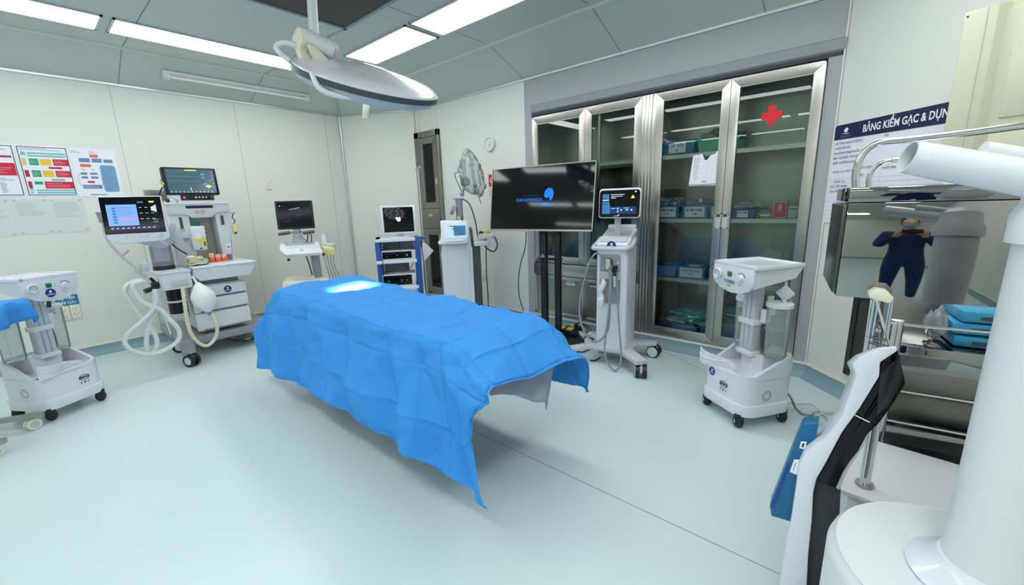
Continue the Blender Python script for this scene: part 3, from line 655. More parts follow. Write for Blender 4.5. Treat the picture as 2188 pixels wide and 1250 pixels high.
for a in ((-.048, .048, .004, .009), (-.048, .048, .131, .136), (-.048, -.044, .004, .136), (.044, .048, .004, .136)): q.rect(a[0], a[1], a[2], a[3], -.0005, 'white_print')
q.tube([(.018 * math.cos(x), -.001, .055 + .02 * math.sin(x)) for x in [k * .7 for k in range(10)]], .0022, 'orange_pale', 5); q.box(-.012, .012, -.0015, 0, .06, .115, 'orange_pale'); q.build('printing', 'white_print', o, 0)
o = thing('card_box', 'small white box right of the red box on syringe shelf', 'box', (-.49, 4.13, 1.301)); q = MB(); q.box(-.035, .035, 0, .05, 0, .1, 'white_soft', .003); q.build('carton', 'white_soft', o); q = MB(); q.rect(-.028, .028, .072, .08, -.0005, 'ink'); q.rect(-.028, .028, .05, .053, -.0005, 'print_grey'); q.rect(-.028, .028, .035, .038, -.0005, 'print_grey'); q.build('printing', 'ink', o, 0)
tray('plastic_basket', 'left blue basket on the third shelf of the right cabinet', -1.49, .731, .20, .11, cat='plastic basket')
tray('plastic_basket', 'middle blue basket with sterilised dressing label on the third shelf', -1.25, .731, .26, .12, lines2=('BÔNG TIỆT TRÙNG', '14 HỘP'), cat='plastic basket', lw=.8)
tray('plastic_basket', 'blue basket hidden behind the door stile on the third shelf', -1.0, .731, .18, .11, cat='plastic basket')
q = MB(); q.box(-1.29, -1.17, 4.12, 4.25, .80, .858, 'paper', .006); tag(q.build('gauze_pack', 'paper'), 'white folded gauze pack in the labelled blue basket', 'gauze pack')
tray('plastic_basket', 'dark blue basket in the bottom left corner of the right cabinet', -1.52, .146, .22, .09, mt='deep_blue', cat='plastic basket')
tray('plastic_basket', 'light blue basket under green packs at the cabinet bottom', -1.28, .146, .24, .12, cat='plastic basket')
tray('plastic_basket', 'blue basket beside the centre stile at the cabinet bottom', -1.07, .146, .13, .12, mt='tray_blue', cat='plastic basket')
tray('plastic_basket', 'large blue basket full of green packs in the cabinet bottom right', -.72, .146, .5, .17, mt='tray_blue', cat='plastic basket')
q = MB(); q.M = Matrix.Translation((-1.53, 4.16, .27)) @ Matrix.Rotation(math.radians(-28), 4, 'Y'); q.box(-.13, .13, -.06, .1, -.03, .03, 'black_plastic', .01)
o = q.build('black_case', 'black_plastic'); tag(o, 'black plastic case leaning on the lower left basket', 'case'); q = MB(); q.M = Matrix.Translation((-1.53, 4.16, .27)) @ Matrix.Rotation(math.radians(-28), 4, 'Y'); q.box(-.1, .06, -.064, -.058, -.004, .004, 'chrome'); q.build('latch', 'chrome', o)
for k in range(8):
    pouch('sterile_pack', 'green sterile pack in the left bottom baskets, ' + ('lower layer', 'upper layer')[k // 4] + ', ' + ('first', 'second', 'third', 'fourth')[k % 4] + ' from left', (-1.36 + .07 * (k % 4) + .04 * (k // 4), 4.15 + .02 * (k % 2), .30 + .055 * (k // 4) + .02 * (k % 3)), (.17, .22, .05), 'teal_pack' if k % 3 else 'teal_pale', 40 + k, 'green packs in the left baskets', 20 * k, 'sterile pack')
for k in range(12):
    pouch('sterile_pack', 'green sterile pack in the large right bottom basket, ' + ('lowest', 'second', 'third', 'top')[k // 3] + ' layer, ' + ('left', 'middle', 'right')[k % 3], (-.86 + .15 * (k % 3), 4.18, .33 + .045 * (k // 3)), (.18, .24, .035), 'teal_pack' if k % 2 else 'teal_pale', 60 + k, 'green packs in the large basket', 12 * k, 'sterile pack')

# ---------------------------------------------------------------- anaesthesia machine (front faces +x, local x = world y - 1.2)
A = thing('anaesthesia_machine', 'white anaesthesia machine with drawers and touch screen against the left wall', 'anaesthesia machine', (-5.7, 1.2, 0), 90)
m = MB()
m.box(-.36, .50, -.02, .5, .14, .24, 'grey_plastic', .02); m.prism([(-.40, -.66), (-.30, -.70), (-.24, -.50), (.36, -.50), (.52, -.62), (.58, -.55), (.50, -.02), (-.34, 0)], .15, .235, 'z', 'grey_plastic', .012)
m.cyl((-.34, -.66, .13), (-.34, -.66, .25), .055, m='grey_plastic'); m.build('base', 'grey_plastic', A)
for x, y, a in ((-.34, -.70, .5), (-.31, -.06, 1.3), (.47, -.56, .9), (.44, .42, .4)): caster(A, x, y, .062, .05, a, 'black_plastic', 'white_soft', 'dark_grey', .15)
# drawer unit
m = MB(); m.prism([(-.20, .30), (-.16, .27), (.29, .27), (.30, .75), (-.20, .76)], -.485, .25, 'y', 'white_soft', .012); m.build('drawer_cabinet', 'white_soft', A)
for z0, z1 in ((.625, .745), (.475, .615), (.28, .465)):
    m = MB(); m.box(-.205, .298, -.505, -.48, z0, z1, 'white_plastic', .012); d = m.build('drawer', 'white_plastic', A)
    m = MB(); m.box(-.15, .28, -.507, -.50, z0 + .004, z0 + .012, 'ink'); m.build('grip_slot', 'ink', d, 0)
badge(A, .12, .685, -.508, .036)
m = MB(); m.box(-.14, .26, -.4, .25, .74, .86, 'grey_plastic'); m.build('neck', 'grey_plastic', A)
# worktop
m = MB(); m.prism([(-.16, .955), (.40, .955), (.39, .90), (.33, .815), (-.12, .815), (-.17, .88)], -.58, .2, 'y', 'white_plastic', .008); m.box(-.17, .41, -.6, .2, .945, .962, 'white_gloss', .006); m.build('worktop', 'white_gloss', A)
m = MB(); m.tube([(.018 * math.cos(a) - .03, -.6, .905 + .018 * math.sin(a)) for a in [k * PI / 8 for k in range(16)]], .002, 'print_grey', 5, 0, True); m.build('worktop_emblem', 'print_grey', A)
# breathing system block with bellows, absorber and ports
m = MB(); m.prism(rrect(-.44, -.185, -.60, -.12, .03), .77, .925, 'z', 'white_plastic', .006); m.prism(rrect(-.45, -.18, -.61, -.12, .03), .925, .95, 'z', 'white_gloss', .006); m.box(-.36, -.22, -.604, -.59, .79, .86, 'light_grey', .006); m.build('breathing_block', 'white_plastic', A)
m = MB(); m.lathe([(.001, 0), (.09, 0), (.092, .02), (.085, .035), (.075, .04)], (-.34, -.32, .95), 'black_plastic'); m.lathe([(.08, .05), (.06, .075), (.001, .08)], (-.34, -.32, .95), 'dark_grey'); m.build('bellows_base', 'black_plastic', A)
m = MB(); m.lathe([(.088, .04), (.088, .23), (.082, .245), (.001, .248)], (-.34, -.32, .95), 'dome_plastic'); b = m.build('bellows_dome', 'dome_plastic', A)
m = MB(); [m.box(-.352, -.338, -.411, -.408, .95 + .085 + .03 * k, .95 + .089 + .03 * k, 'print_grey') for k in range(5)]; m.build('scale_marks', 'print_grey', b, 0)
m = MB(); m.lathe([(.07, 0), (.078, .02), (.078, .30), (.07, .31)], (-.31, -.42, .46), 'smoke_plastic', 28); m.lathe([(.001, .02), (.062, .02), (.062, .28), (.001, .28)], (-.31, -.42, .46), 'black_plastic', 20); c = m.build('absorber_canister', 'smoke_plastic', A)
m = MB(); m.lathe([(.001, 0), (.072, 0), (.083, .03), (.083, .06), (.079, .065)], (-.31, -.42, .44), 'light_grey', 28); m.build('canister_cup', 'light_grey', c)
m = MB(); m.lathe([(.0795, .16), (.081, .163), (.081, .177), (.0795, .18)], (-.31, -.42, .46), 'white_soft', 28); m.build('canister_band', 'white_soft', c)
m = MB(); m.box(-.50, -.44, -.56, -.50, .80, .86, 'black_plastic', .01); m.cyl((-.46, -.55, .81), (-.56, -.58, .79), .022, m='black_plastic'); m.cyl((-.46, -.5, .85), (-.49, -.5, .90), .014, m='black_plastic'); m.build('hose_port', 'black_plastic', A)
# upper cabinet with recess
m = MB()
m.prism([(-.21, .96), (-.03, .96), (-.045, 1.50), (-.21, 1.50)], -.25, .22, 'y', 'light_grey', .008)
m.prism([(.20, 1.03), (.29, 1.03), (.33, 1.50), (.19, 1.50)], -.25, .22, 'y', 'white_soft', .008)
m.prism([(.29, .965), (.30, .965), (.34, 1.5), (.33, 1.5)], -.24, .22, 'y', 'light_grey')
m.prism([(-.22, 1.59), (-.22, 1.49), (-.06, 1.48), (-.02, 1.445), (.16, 1.445), (.20, 1.49), (.335, 1.50), (.335, 1.59)], -.27, .22, 'y', 'white_plastic', .01)
m.box(-.23, .345, -.28, .22, 1.585, 1.60, 'white_gloss', .005); m.box(-.05, .21, .0, .02, .96, 1.46, 'cream_plastic')
m.build('upper_housing', 'white_plastic', A)
m = MB(); m.box(-.06, .18, -.274, -.268, 1.545, 1.573, 'black_plastic', .003); m.build('status_strip', 'black_plastic', A)
for x in (.03, .085):
    m = MB(); m.M = Matrix.Translation((x, -.272, 1.51)) @ Matrix.Rotation(PI / 2, 4, 'X'); m.lathe([(.001, .012), (.012, .012), (.013, .006), (.018, .006), (.02, 0)], (0, 0, 0), 'chrome'); m.build('pressure_gauge', 'chrome', A)
m = MB(); m.box(-.13, -.105, -.256, -.25, 1.33, 1.46, 'dark_grey', .003); m.cyl((-.115, -.25, 1.33), (-.115, -.27, 1.33), .014, m='chrome'); m.build('flow_tube', 'dark_grey', A)
m = MB(); m.cyl((-.10, -.25, 1.235), (-.10, -.285, 1.235), .026, .02, 'light_grey'); m.box(-.112, -.088, -.29, -.283, 1.23, 1.24, 'dark_grey'); m.build('gas_knob', 'light_grey', A)
m = MB(); m.box(.235, .265, -.256, -.25, 1.36, 1.46, 'dark_grey', .003); m.build('sight_window', 'dark_grey', A)
m = MB(); m.box(.235, .29, -.256, -.25, 1.06, 1.15, 'white_gloss', .004); m.disc(.262, 1.115, .009, -.2575, 'ink'); m.disc(.262, 1.085, .004, -.2575, 'ink'); m.build('outlet_plate', 'white_gloss', A)
# vaporiser
m = MB(); m.M = rotm('Y', 2, (.01, 0, 1.2)); m.box(-.065, .062, -.30, -.1, 1.105, 1.36, 'white_gloss', .012); v = m.build('vaporiser', 'white_gloss', A)
m = MB(); m.lathe([(.055, 0), (.06, .01), (.058, .035), (.05, .04), (.001, .04)], (-.01, -.2, 1.36), 'green_cap', 28); tag(m.build('dial_cap', 'green_cap', v), 'dark green dial')
m = MB(); m.poly([(-.035, 1.24), (.045, 1.235), (.05, 1.2), (.03, 1.19), (-.02, 1.19), (-.045, 1.215)], -.3015, 'yellow'); m.rect(.025, .055, 1.14, 1.215, -.302, 'yellow'); m.rect(.034, .047, 1.15, 1.195, -.3025, 'ink'); m.rect(-.03, .02, 1.225, 1.285, -.3018, 'paper'); m.disc(.0, 1.125, .01, -.302, 'ink', 12); m.build('warning_label', 'yellow', v, 0)
m = MB(); m.box(.075, .165, -.06, .0, 1.235, 1.30, 'light_grey', .004); m.rect(.08, .13, 1.27, 1.287, -.061, 'card_red'); m.build('mounting_label', 'light_grey', A, 0)
# screen on its arm
scr = MB(); MS = Matrix.Translation((-.54, -.72, 1.475)) @ Matrix.Rotation(math.radians(-15), 4, 'Z') @ Matrix.Rotation(math.radians(-9), 4, 'X')
scr.M = MS; scr.prism([(-.215, .19), (.215, .19), (.225, -.19), (.18, -.215), (-.12, -.225), (-.2, -.18)], 0, .045, 'y', 'white_gloss', .008); sc_ = scr.build('screen_housing', 'white_gloss', A)
g = MB(); g.M = MS; g.rect(-.205, .205, -.14, .18, -.0015, 'black_gloss'); g.rect(-.175, .165, -.105, .145, -.002, 'screen_black')
g.rect(-.17, .03, -.07, .115, -.0028, 'screen_blue'); [g.rect(-.135, -.11, .075 - .025 * k, .09 - .025 * k, -.0032, 'screen_steel') for k in range(6)]; [g.rect(-.10, .01 - .02 * (k % 2), .085 - .02 * k, .087 - .02 * k, -.0032, 'screen_navy') for k in range(4)]
g.rect(-.09, .025, -.02, -.008, -.0032, 'screen_red'); g.rect(.04, .08, .125, .14, -.0028, 'screen_steel'); g.rect(.12, .155, .128, .142, -.0028, 'screen_yellow'); g.poly([(.13, .09), (.165, .11), (.165, .04), (.125, .06)], -.0028, 'screen_pale')
for k in range(9): g.rect(.045 + .04 * (k % 3), .065 + .04 * (k % 3), .085 - .05 * (k // 3), .088 - .05 * (k // 3), -.0028, 'screen_white')
g.rect(-.17, .165, -.105, -.08, -.0028, 'screen_navy'); [g.rect(-.16 + .035 * k, -.145 + .035 * k, -.094, -.089, -.0032, 'screen_white') for k in range(9)]; g.rect(.13, .165, -.03, -.02, -.0028, 'screen_steel'); g.rect(.13, .165, -.05, -.04, -.0028, 'screen_steel')
g.build('touch_screen', 'screen_black', sc_, 0)
for k in range(4):
    g = MB(); g.M = MS; g.cyl((-.07 + .045 * k, 0, -.17), (-.07 + .045 * k, -.006, -.17), .008, m='light_grey', seg=14); g.build('button', 'light_grey', sc_)
g = MB(); g.M = MS; g.cyl((.16, 0, -.17), (.16, -.018, -.17), .017, .014, 'light_grey'); g.build('rotary_knob', 'light_grey', sc_)
g = MB(); g.prism([(-.60, 1.27), (-.40, 1.29), (-.30, 1.20), (-.36, 1.17)], -.60, -.5, 'y', 'light_grey', .02); g.prism([(-.38, 1.2), (-.27, 1.2), (-.2, 1.4), (-.25, 1.42)], -.52, -.15, 'y', 'light_grey', .02); g.build('screen_arm', 'light_grey', A)
# left support arm for the hoses
g = MB(); g.tube([(-0.734,-0.62,1.463),(-0.741,-0.62,1.342),(-0.721,-0.62,1.25),(-0.662,-0.62,1.127),(-0.585,-0.62,1.018),(-0.556,-0.62,0.975)], .012, 'light_grey'); g.box(-.56, -.50, -.66, -.58, .985, 1.06, 'light_grey', .01); g.cyl([(-0.66,-0.62,1.139),(-0.657,-0.62,1.139)][0], [(-0.655,-0.66,1.179),(-0.616,-0.66,1.187)][1], .006, m='chrome', seg=8)
g.cyl([(-0.739,-0.62,1.439),(-0.724,-0.62,1.522)][0], [(-0.739,-0.62,1.439),(-0.743,-0.62,1.531)][1], .02, .026, 'grey_plastic'); g.tube([(-0.534,-0.62,0.927),(-0.568,-0.62,0.963),(-0.588,-0.62,0.997),(-0.56,-0.62,1.01)], .016, 'light_grey'); g.build('hose_arm', 'light_grey', A)
# hoses and reservoir bag
g = MB(); g.tube([(-0.568,-0.72,0.89),(-0.623,-0.72,0.912),(-0.685,-0.72,0.883),(-0.708,-0.72,0.824),(-0.677,-0.72,0.688),(-0.618,-0.72,0.519),(-0.576,-0.72,0.408),(-0.573,-0.72,0.301),(-0.612,-0.72,0.234),(-0.644,-0.72,0.244),(-0.647,-0.72,0.323),(-0.616,-0.72,0.451),(-0.541,-0.72,0.614),(-0.507,-0.72,0.719)], .021, 'hose_white', 10, 6, False, .13); tag(g.build('breathing_hose', 'hose_white', A), 'thick white corrugated hose')
g = MB(); g.tube([(-0.58,-0.78,0.915),(-0.64,-0.78,0.899),(-0.657,-0.78,0.851),(-0.615,-0.78,0.727),(-0.513,-0.78,0.639),(-0.456,-0.78,0.526),(-0.405,-0.78,0.407),(-0.428,-0.78,0.305),(-0.538,-0.78,0.243),(-0.648,-0.78,0.235),(-0.751,-0.78,0.298),(-0.792,-0.78,0.377),(-0.765,-0.78,0.457),(-0.662,-0.78,0.54),(-0.577,-0.78,0.617),(-0.519,-0.78,0.729),(-0.519,-0.78,0.809)], .021, 'hose_white', 10, 6, False, .13); tag(g.build('breathing_hose', 'hose_white', A), 'thick white corrugated hose')
g = MB(); p = [(-0.505,-0.75,0.82),(-0.519,-0.75,0.717)]; g.cyl(p[0], p[1], .022, .028, 'clear_plastic'); g.cyl(p[1], (p[1][0] + .01, p[1][1], p[1][2] - .05), .03, .025, 'white_soft'); g.build('hose_connector', 'white_soft', A)
g = MB(); g.tube([(-0.485,-0.7,0.689),(-0.483,-0.7,0.575),(-0.467,-0.7,0.455),(-0.457,-0.7,0.364)], .006, 'hose_white'); g.build('sampling_line', 'hose_white', A)
g = MB(); g.tube([(-0.29,-0.66,0.786),(-0.298,-0.66,0.622),(-0.306,-0.66,0.456),(-0.297,-0.66,0.323),(-0.249,-0.66,0.206),(-0.181,-0.66,0.161),(-0.106,-0.66,0.221),(-0.073,-0.66,0.325),(-0.082,-0.66,0.428),(-0.097,-0.66,0.491)], .019, 'hose_cream', 10, 8, False, .16); tag(g.build('bag_hose', 'hose_cream', A), 'cream ribbed hose looping up to the bag')
pb = [(-0.195,-0.66,0.887),(-0.172,-0.66,0.817),(-0.141,-0.66,0.663),(-0.123,-0.66,0.527),(-0.111,-0.66,0.475)]
g = MB(); g.tube(pb[:2], .012, 'hose_white', 10, 0); 
bm = bmesh.new(); bmesh.ops.create_uvsphere(bm, u_segments=28, v_segments=18, radius=1)
ax = (Vector(pb[3]) - Vector(pb[1])); L_ = ax.length
for v in bm.verts:
    t_ = (v.co.z + 1) / 2; rr_ = .105 * (math.sin(PI * min(1, t_ * .93 + .04)) ** .75) * (1 if t_ < .6 else (1 - (t_ - .6) * .9)); k = math.hypot(v.co.x, v.co.y) or 1
    v.co = Vector((v.co.x / k * rr_, v.co.y / k * rr_, (t_ - .5) * L_ * 1.1))
g.M = Matrix.Translation(pb[2]) @ (-ax).to_track_quat('Z', 'Y').to_matrix().to_4x4(); g.bmx(bm, 'bag_white'); g.M = Matrix.Identity(4); g.build('reservoir_bag', 'bag_white', A, 60)
g = MB(); g.cyl(pb[3], pb[4], .02, .017, 'basket_blue'); tag(g.build('bag_collar', 'basket_blue', A), 'blue collar')
g = MB(); g.tube([(-.1, -.4, .22), (.1, -.45, .10), (.3, -.4, .05), (.5, -.3, .12), (.56, -.2, .2)], .008, 'rubber'); g.tube([(-.05, -.3, .2), (.15, -.5, .07), (.35, -.45, .12), (.4, -.2, .2)], .006, 'rubber'); g.tube([(.22, -.4, .06), (.3, -.5, .1), (.32, -.5, .2)], .007, 'cable_white'); g.build('mains_cable', 'rubber', A)
g = MB(); g.box(.35, .40, -.2, -.14, 1.475, 1.495, 'chrome', .003); g.tube([(.385, -.18, 1.475), (.37, -.18, 1.43), (.39, -.18, 1.4), (.37, -.18, 1.36)], .005, 'black_plastic'); g.build('side_hook', 'chrome', A)
g = MB(); g.box(.345, .385, -.22, -.195, 1.24, 1.35, 'pale_yellow', .004); g.box(.355, .378, -.225, -.218, 1.25, 1.27, 'ink'); tag(g.build('hanging_tag', 'pale_yellow', A), 'pale yellow tag hanging from the side hook')
# patient monitor on top
P_ = thing('patient_monitor', 'wide black patient monitor standing on the anaesthesia machine', 'patient monitor', (-5.5, 1.25, 1.6), 90)
MM = Matrix.Rotation(math.radians(-6), 4, 'X')
g = MB(); g.M = MM; g.prism(rrect(-.235, .235, .085, .365, .012), -.01, .05, 'y', 'black_plastic', .003); g.build('screen_casing', 'black_plastic', P_)
g = MB(); g.M = MM; g.prism([(-.225, .09), (.18, .09), (.17, .02), (-.13, .015), (-.16, .05), (-.215, .06)], -.002, .07, 'y', 'white_gloss', .006); g.prism(rrect(-.12, .175, .03, .085, .01), -.012, 0, 'y', 'black_plastic', .003); g.build('control_strip', 'white_gloss', P_)
for x, mt_, r in ((-.09, 'orange', .012), (.01, 'yellow', .009), (.04, 'light_grey', .008), (.07, 'light_grey', .008), (.10, 'light_grey', .008), (.155, 'dark_grey', .016)):
    g = MB(); g.M = MM; g.cyl((x, -.012, .057), (x, -.018, .057), r, m=mt_, seg=16); g.build('button', mt_, P_)
g = MB(); g.M = MM; g.rect(-.205, .21, .105, .35, -.0115, 'screen_slate'); g.rect(-.04, .06, .335, .343, -.0125, 'screen_yellow')
for z in (.325, .275, .225): g.rect(-.19, .08, z, z + .0012, -.0125, 'screen_line')
for x, z, c_ in ((.11, .30, 'screen_green'), (.11, .265, 'screen_cyan'), (.12, .2, 'screen_cyan')): mtext(g, '-?-', x, z, -.0125, .03, c_, .042, .0003)
mtext(g, '-  -', .15, .24, -.0125, .03, 'screen_white', .04, 0); g.rect(.12, .17, .168, .182, -.0125, 'screen_yellow'); g.rect(.14, .15, .155, .19, -.0125, 'screen_yellow')
for z in (.315, .28, .245, .2, .165): g.rect(.185, .195, z, z + .006, -.0125, 'screen_line')
for k in range(11): g.rect(-.19 + .035 * k, -.178 + .035 * k, .112, .12, -.0125, 'screen_pale')
g.rect(-.02, -.01, .125, .16, -.0125, 'screen_line'); g.build('display', 'screen_slate', P_, 0)
g = MB(); g.box(-.15, .17, -.02, .1, 0, .022, 'light_grey', .006); g.box(-.08, .08, .02, .08, .02, .1, 'light_grey', .006); g.build('mounting_foot', 'light_grey', P_)
g = MB(); g.cyl((-.2, .0, .03), (-.235, -.01, .03), .016, .014, 'white_plastic'); g.cyl((-.225, -.005, .03), (-.245, -.012, .03), .019, m='black_plastic'); g.build('sensor_socket', 'white_plastic', P_)
g = MB(); g.cyl((-.245, .02, .20), (-.245, .0, .20), .014, m='yellow'); g.tube([(-.245, 0, .24), (-.262, 0, .22), (-.25, 0, .19)], .006, 'chrome'); g.build('hose_fitting', 'yellow', P_)
g = MB(); g.tube([(-5.35,0.97,1.755),(-5.35,0.937,1.688),(-5.35,0.922,1.598),(-5.35,0.921,1.485),(-5.35,0.914,1.393),(-5.35,0.92,1.3),(-5.35,0.949,1.204),(-5.35,1.009,1.127),(-5.35,1.061,1.082)], .0065, 'rubber'); tag(g.build('black_cable', 'rubber'), 'black cable running down from the patient monitor to the worktop', 'cable')
# things on the worktop
g = MB()
for k in range(9): 
    a_ = .085 - .004 * k; g.tube([(-5.30 + .8 * a_ * math.cos(t_) + .01 * math.sin(k * 2), 1.115 + a_ * math.sin(t_) + .008 * math.cos(k * 3), .972 + .009 * k + .007 * math.sin(3 * t_ + k)) for t_ in [j * PI / 6 for j in range(12)]], .0068, 'hose_cream' if k % 3 else 'cable_grey', 6, 3, True)
g.tube([(-5.3 + .07 * math.cos(t_), 1.12 + .09 * math.sin(t_), .968) for t_ in [j * PI / 6 for j in range(12)]], .007, 'rubber', 6, 3, True); g.ball((-5.29, 1.07, 1.05), (.03, .04, .02), 'cream_plastic', 12)
tag(g.build('coiled_cable', 'hose_cream'), 'coil of cream and black monitoring cables on the anaesthesia worktop', 'cable')
for k, lab in enumerate(('taller white and orange jar, left of three under the vaporiser', 'middle short orange jar of three on the anaesthesia worktop', 'right short orange jar of three on the anaesthesia worktop')):
    o = thing('orange_jar', lab, 'jar', (-5.44, 1.285 + .058 * k, .962), 90, 'orange jars on the anaesthesia worktop'); h = .1 if k == 0 else .08
    q = MB(); q.box(-.024, .024, -.022, .022, 0, h * .5, 'orange', .004); q.build('jar_body', 'orange', o); q = MB(); q.box(-.0235, .0235, -.0215, .0215, h * .5, h, 'orange_pale', .004); q.build('jar_top', 'orange_pale', o)
q = MB(); q.M = Matrix.Translation((-5.42, 1.22, .985)) @ Matrix.Rotation(.5, 4, 'Y'); q.box(-.035, .035, -.025, .025, -.02, .025, 'basket_green', .006); tag(q.build('green_box', 'basket_green'), 'small green box behind the coiled cable', 'box')
q = MB(); q.tube([(-5.45, 1.07 + .1 * k / 8, 1.0 + .02 * math.sin(k)) for k in range(9)], .012, 'print_lightblue'); q.ball((-5.47, 1.10, 1.03), (.03, .04, .025), 'smoke_plastic', 12); tag(q.build('face_mask', 'print_lightblue'), 'translucent blue breathing mask behind the coiled cable', 'face mask')

# ---------------------------------------------------------------- suction machines
def suction_machine(O, rz, label, text, badge_on_base):
    t = thing('suction_machine', label, 'suction machine', (O[0], O[1], 0), rz, 'white suction machines')
    W, D0, D1 = .205, -.20, .20
    m = MB(); m.prism(rrect(-W - .012, W + .012, D0 - .012, D1 + .008, .10), .085, .165, 'z', 'white_gloss', .008); m.prism(rrect(-W, W, D0, D1, .09), .16, .335, 'z', 'white_gloss')
    P = rrect(-W, W, D0, D1, .09, 8); Q = rrect(-W + .022, W - .022, D0 + .022, D1 - .022, .07, 8); n_ = len(P)
    def top(p):
        k = max(0, min(1, (p[1] + .14) / .16)); k = k * k * (3 - 2 * k); return .365 + .10 * k - (.03 if p[0] < 0 and p[1] < -.1 else 0)
    V = [(p[0], p[1], .33) for p in P] + [(p[0], p[1], top(p)) for p in P] + [(q[0], q[1], top(p)) for p, q in zip(P, Q)] + [(q[0], q[1], .33) for q in Q]
    m.raw(V, [[a * n_ + i, a * n_ + (i + 1) % n_, (a + 1) * n_ + (i + 1) % n_, (a + 1) * n_ + i] for a in range(3) for i in range(n_)])
    m.prism([(-W + .02, .18)] + [(-.10, .17), (-.09, .03), (-.04, -.01), (.04, -.01), (.10, .02), (.12, .12)][::1] + [(W - .02, .14), (W - .02, .18)], .33, .455, 'z', 'white_gloss', .006)
    b = m.build('base_body', 'white_gloss', t)
    m = MB(); m.tube([(-.215, -.215, .40), (-.16, -.225, .385), (-.08, -.20, .385), (-.02, -.15, .39), (.04, -.14, .38), (.09, -.18, .365)], .004, 'white_gloss')
    V = []; F = []; pp = [(-.21, -.215), (-.17, -.225), (-.12, -.215), (-.06, -.18), (-.02, -.15), (.02, -.145), (.06, -.155), (.09, -.185)]
    for i, p in enumerate(pp): V += [(p[0], p[1], .335), (p[0], p[1], .445 - .009 * i), (p[0] - .002, p[1] + .007, .445 - .009 * i), (p[0] - .002, p[1] + .007, .335)]
    for i in range(len(pp) - 1): F += [[i * 4 + k, (i + 1) * 4 + k, (i + 1) * 4 + (k + 1) % 4, i * 4 + (k + 1) % 4] for k in range(4)]
    F += [[3, 2, 1, 0], [len(V) - 4, len(V) - 3, len(V) - 2, len(V) - 1]]; m.raw(V, F, 'white_gloss'); m.build('front_guard', 'white_gloss', t)
    d = MB()
    for k in range(12):
        a = 2 * PI * k / 12; c, s_ = math.cos(a), math.sin(a)
        for sx in (-1, 1):
            X = sx * (W + .0008); d.raw([(X, -.03 + .016 * c, .225 + .016 * s_), (X, -.03 + .036 * c + .004 * s_, .225 + .036 * s_ - .004 * c), (X, -.03 + .036 * c - .004 * s_, .225 + .036 * s_ + .004 * c)], [[0, 1, 2]], 'ink')
    d.build('vent_slots', 'ink', t, 0)
    d = MB(); q = (.02 if badge_on_base else .06); yy = D0 - .001
    d.tube([(q + .034 * math.cos(a), yy, .25 + .021 * math.sin(a)) for a in [k * PI / 10 for k in range(20)]], .0022, 'ink', 5, 0, True); mtext(d, 'SMAF', q, .25, yy - .001, .026, 'ink', .07, .0012)
    for k in range(3): mtext(d, '斯曼峰'[k], q - .024 + .024 * k, .209, yy, .015, 'ink', None, .0003)
    d.build('maker_emblem', 'ink', t, 0)
    if badge_on_base: badge(t, -.095, .30, D0 - .0015, .03)
    for i, (x, y) in enumerate(((-.17, -.16), (.15, -.18), (.18, .14), (-.17, .15))):
        m = MB(); m.ball((x, y, .043), (.036, .032, .043), 'rubber', 20); m.cyl((x, y, .05), (x, y, .10), .03, m='rubber'); c = m.build('caster', 'rubber', t)
        if badge_on_base: m = MB(); mtext(m, '2', x, .05, y - .0335, .03, 'white_print', None, .001); m.build('number_mark', 'white_print', c, 0)
    m = MB()
    for x in (-.036, 0, .036): m.box(x - .016, x + .016, -.035, .035, .44, .92, 'light_grey', .006)
    m.box(-.05, .05, -.028, .028, .44, .92, 'grey_plastic'); m.build('column', 'light_grey', t)
    m = MB(); m.box(-.066, .066, -.05, .04, .655, .695, 'white_gloss', .008); m.build('column_clamp', 'white_gloss', t); m = MB(); m.box(-.066, .066, -.05, .045, .44, .475, 'white_gloss', .008); m.build('column_clamp', 'white_gloss', t)
    # control head
    m = MB(); ft = [(-.155, 1.065), (.185, 1.06), (.185, .955), (.15, .915), (.08, .888), (.0, .885), (-.09, .905), (-.155, .95)]
    m.prism(ft, -.20, -.175, 'y', 'white_gloss', .008)
    V = []; A_ = [(-.15, -.185), (.185, -.185), (.20, .15), (-.135, .15)]; B_ = [(-.145, -.185), (.18, -.185), (.185, .12), (-.125, .12)]
    V = [(x, y, 1.065) for x, y in A_] + [(x, y, .935 if y < 0 else .985) for x, y in B_]
    V[2] = (.205, .16, 1.07); V[3] = (-.135, .16, 1.07)
    m.raw(V, [[0, 1, 2, 3], [7, 6, 5, 4], [0, 4, 5, 1], [1, 5, 6, 2], [2, 6, 7, 3], [3, 7, 4, 0]], 'white_gloss')
    for a in ((-.155, .19, -.20, -.185), (-.14, .205, .15, .165)): m.box(a[0], a[1], a[2], a[3], 1.055, 1.08, 'white_gloss', .004)
    m.box(-.155, -.135, -.2, .16, 1.055, 1.08, 'white_gloss', .004); m.box(.185, .205, -.2, .16, 1.055, 1.08, 'white_gloss', .004)
    m.build('control_head', 'white_gloss', t)
    m = MB(); m.M = Matrix.Translation((-.105, -.2, 1.0)) @ Matrix.Rotation(PI / 2, 4, 'X'); m.lathe([(.03, 0), (.034, .004), (.034, .016), (.029, .02), (.028, .014), (.001, .014)], (0, 0, 0), 'white_plastic', 32); g = m.build('vacuum_gauge', 'white_plastic', t)
    m = MB(); m.tube([(-.105 + .02 * math.cos(a), -.2146, 1.0 + .02 * math.sin(a)) for a in [-.6 + k * .25 for k in range(18)]], .0008, 'ink', 4, 0); m.raw([(-.12, -.2148, 1.008), (-.119, -.2148, 1.011), (-.092, -.2148, .992)], [[0, 1, 2]], 'ink'); m.build('needle', 'ink', g, 0)
    m = MB(); m.prism([(-.02, .99), (.008, .99), (.012, 1.0), (.012, 1.022), (-.022, 1.022), (-.022, 1.0)], -.206, -.198, 'y', 'green_key', .002); tag(m.build('power_switch', 'green_key', t), 'dark green rocker switch')
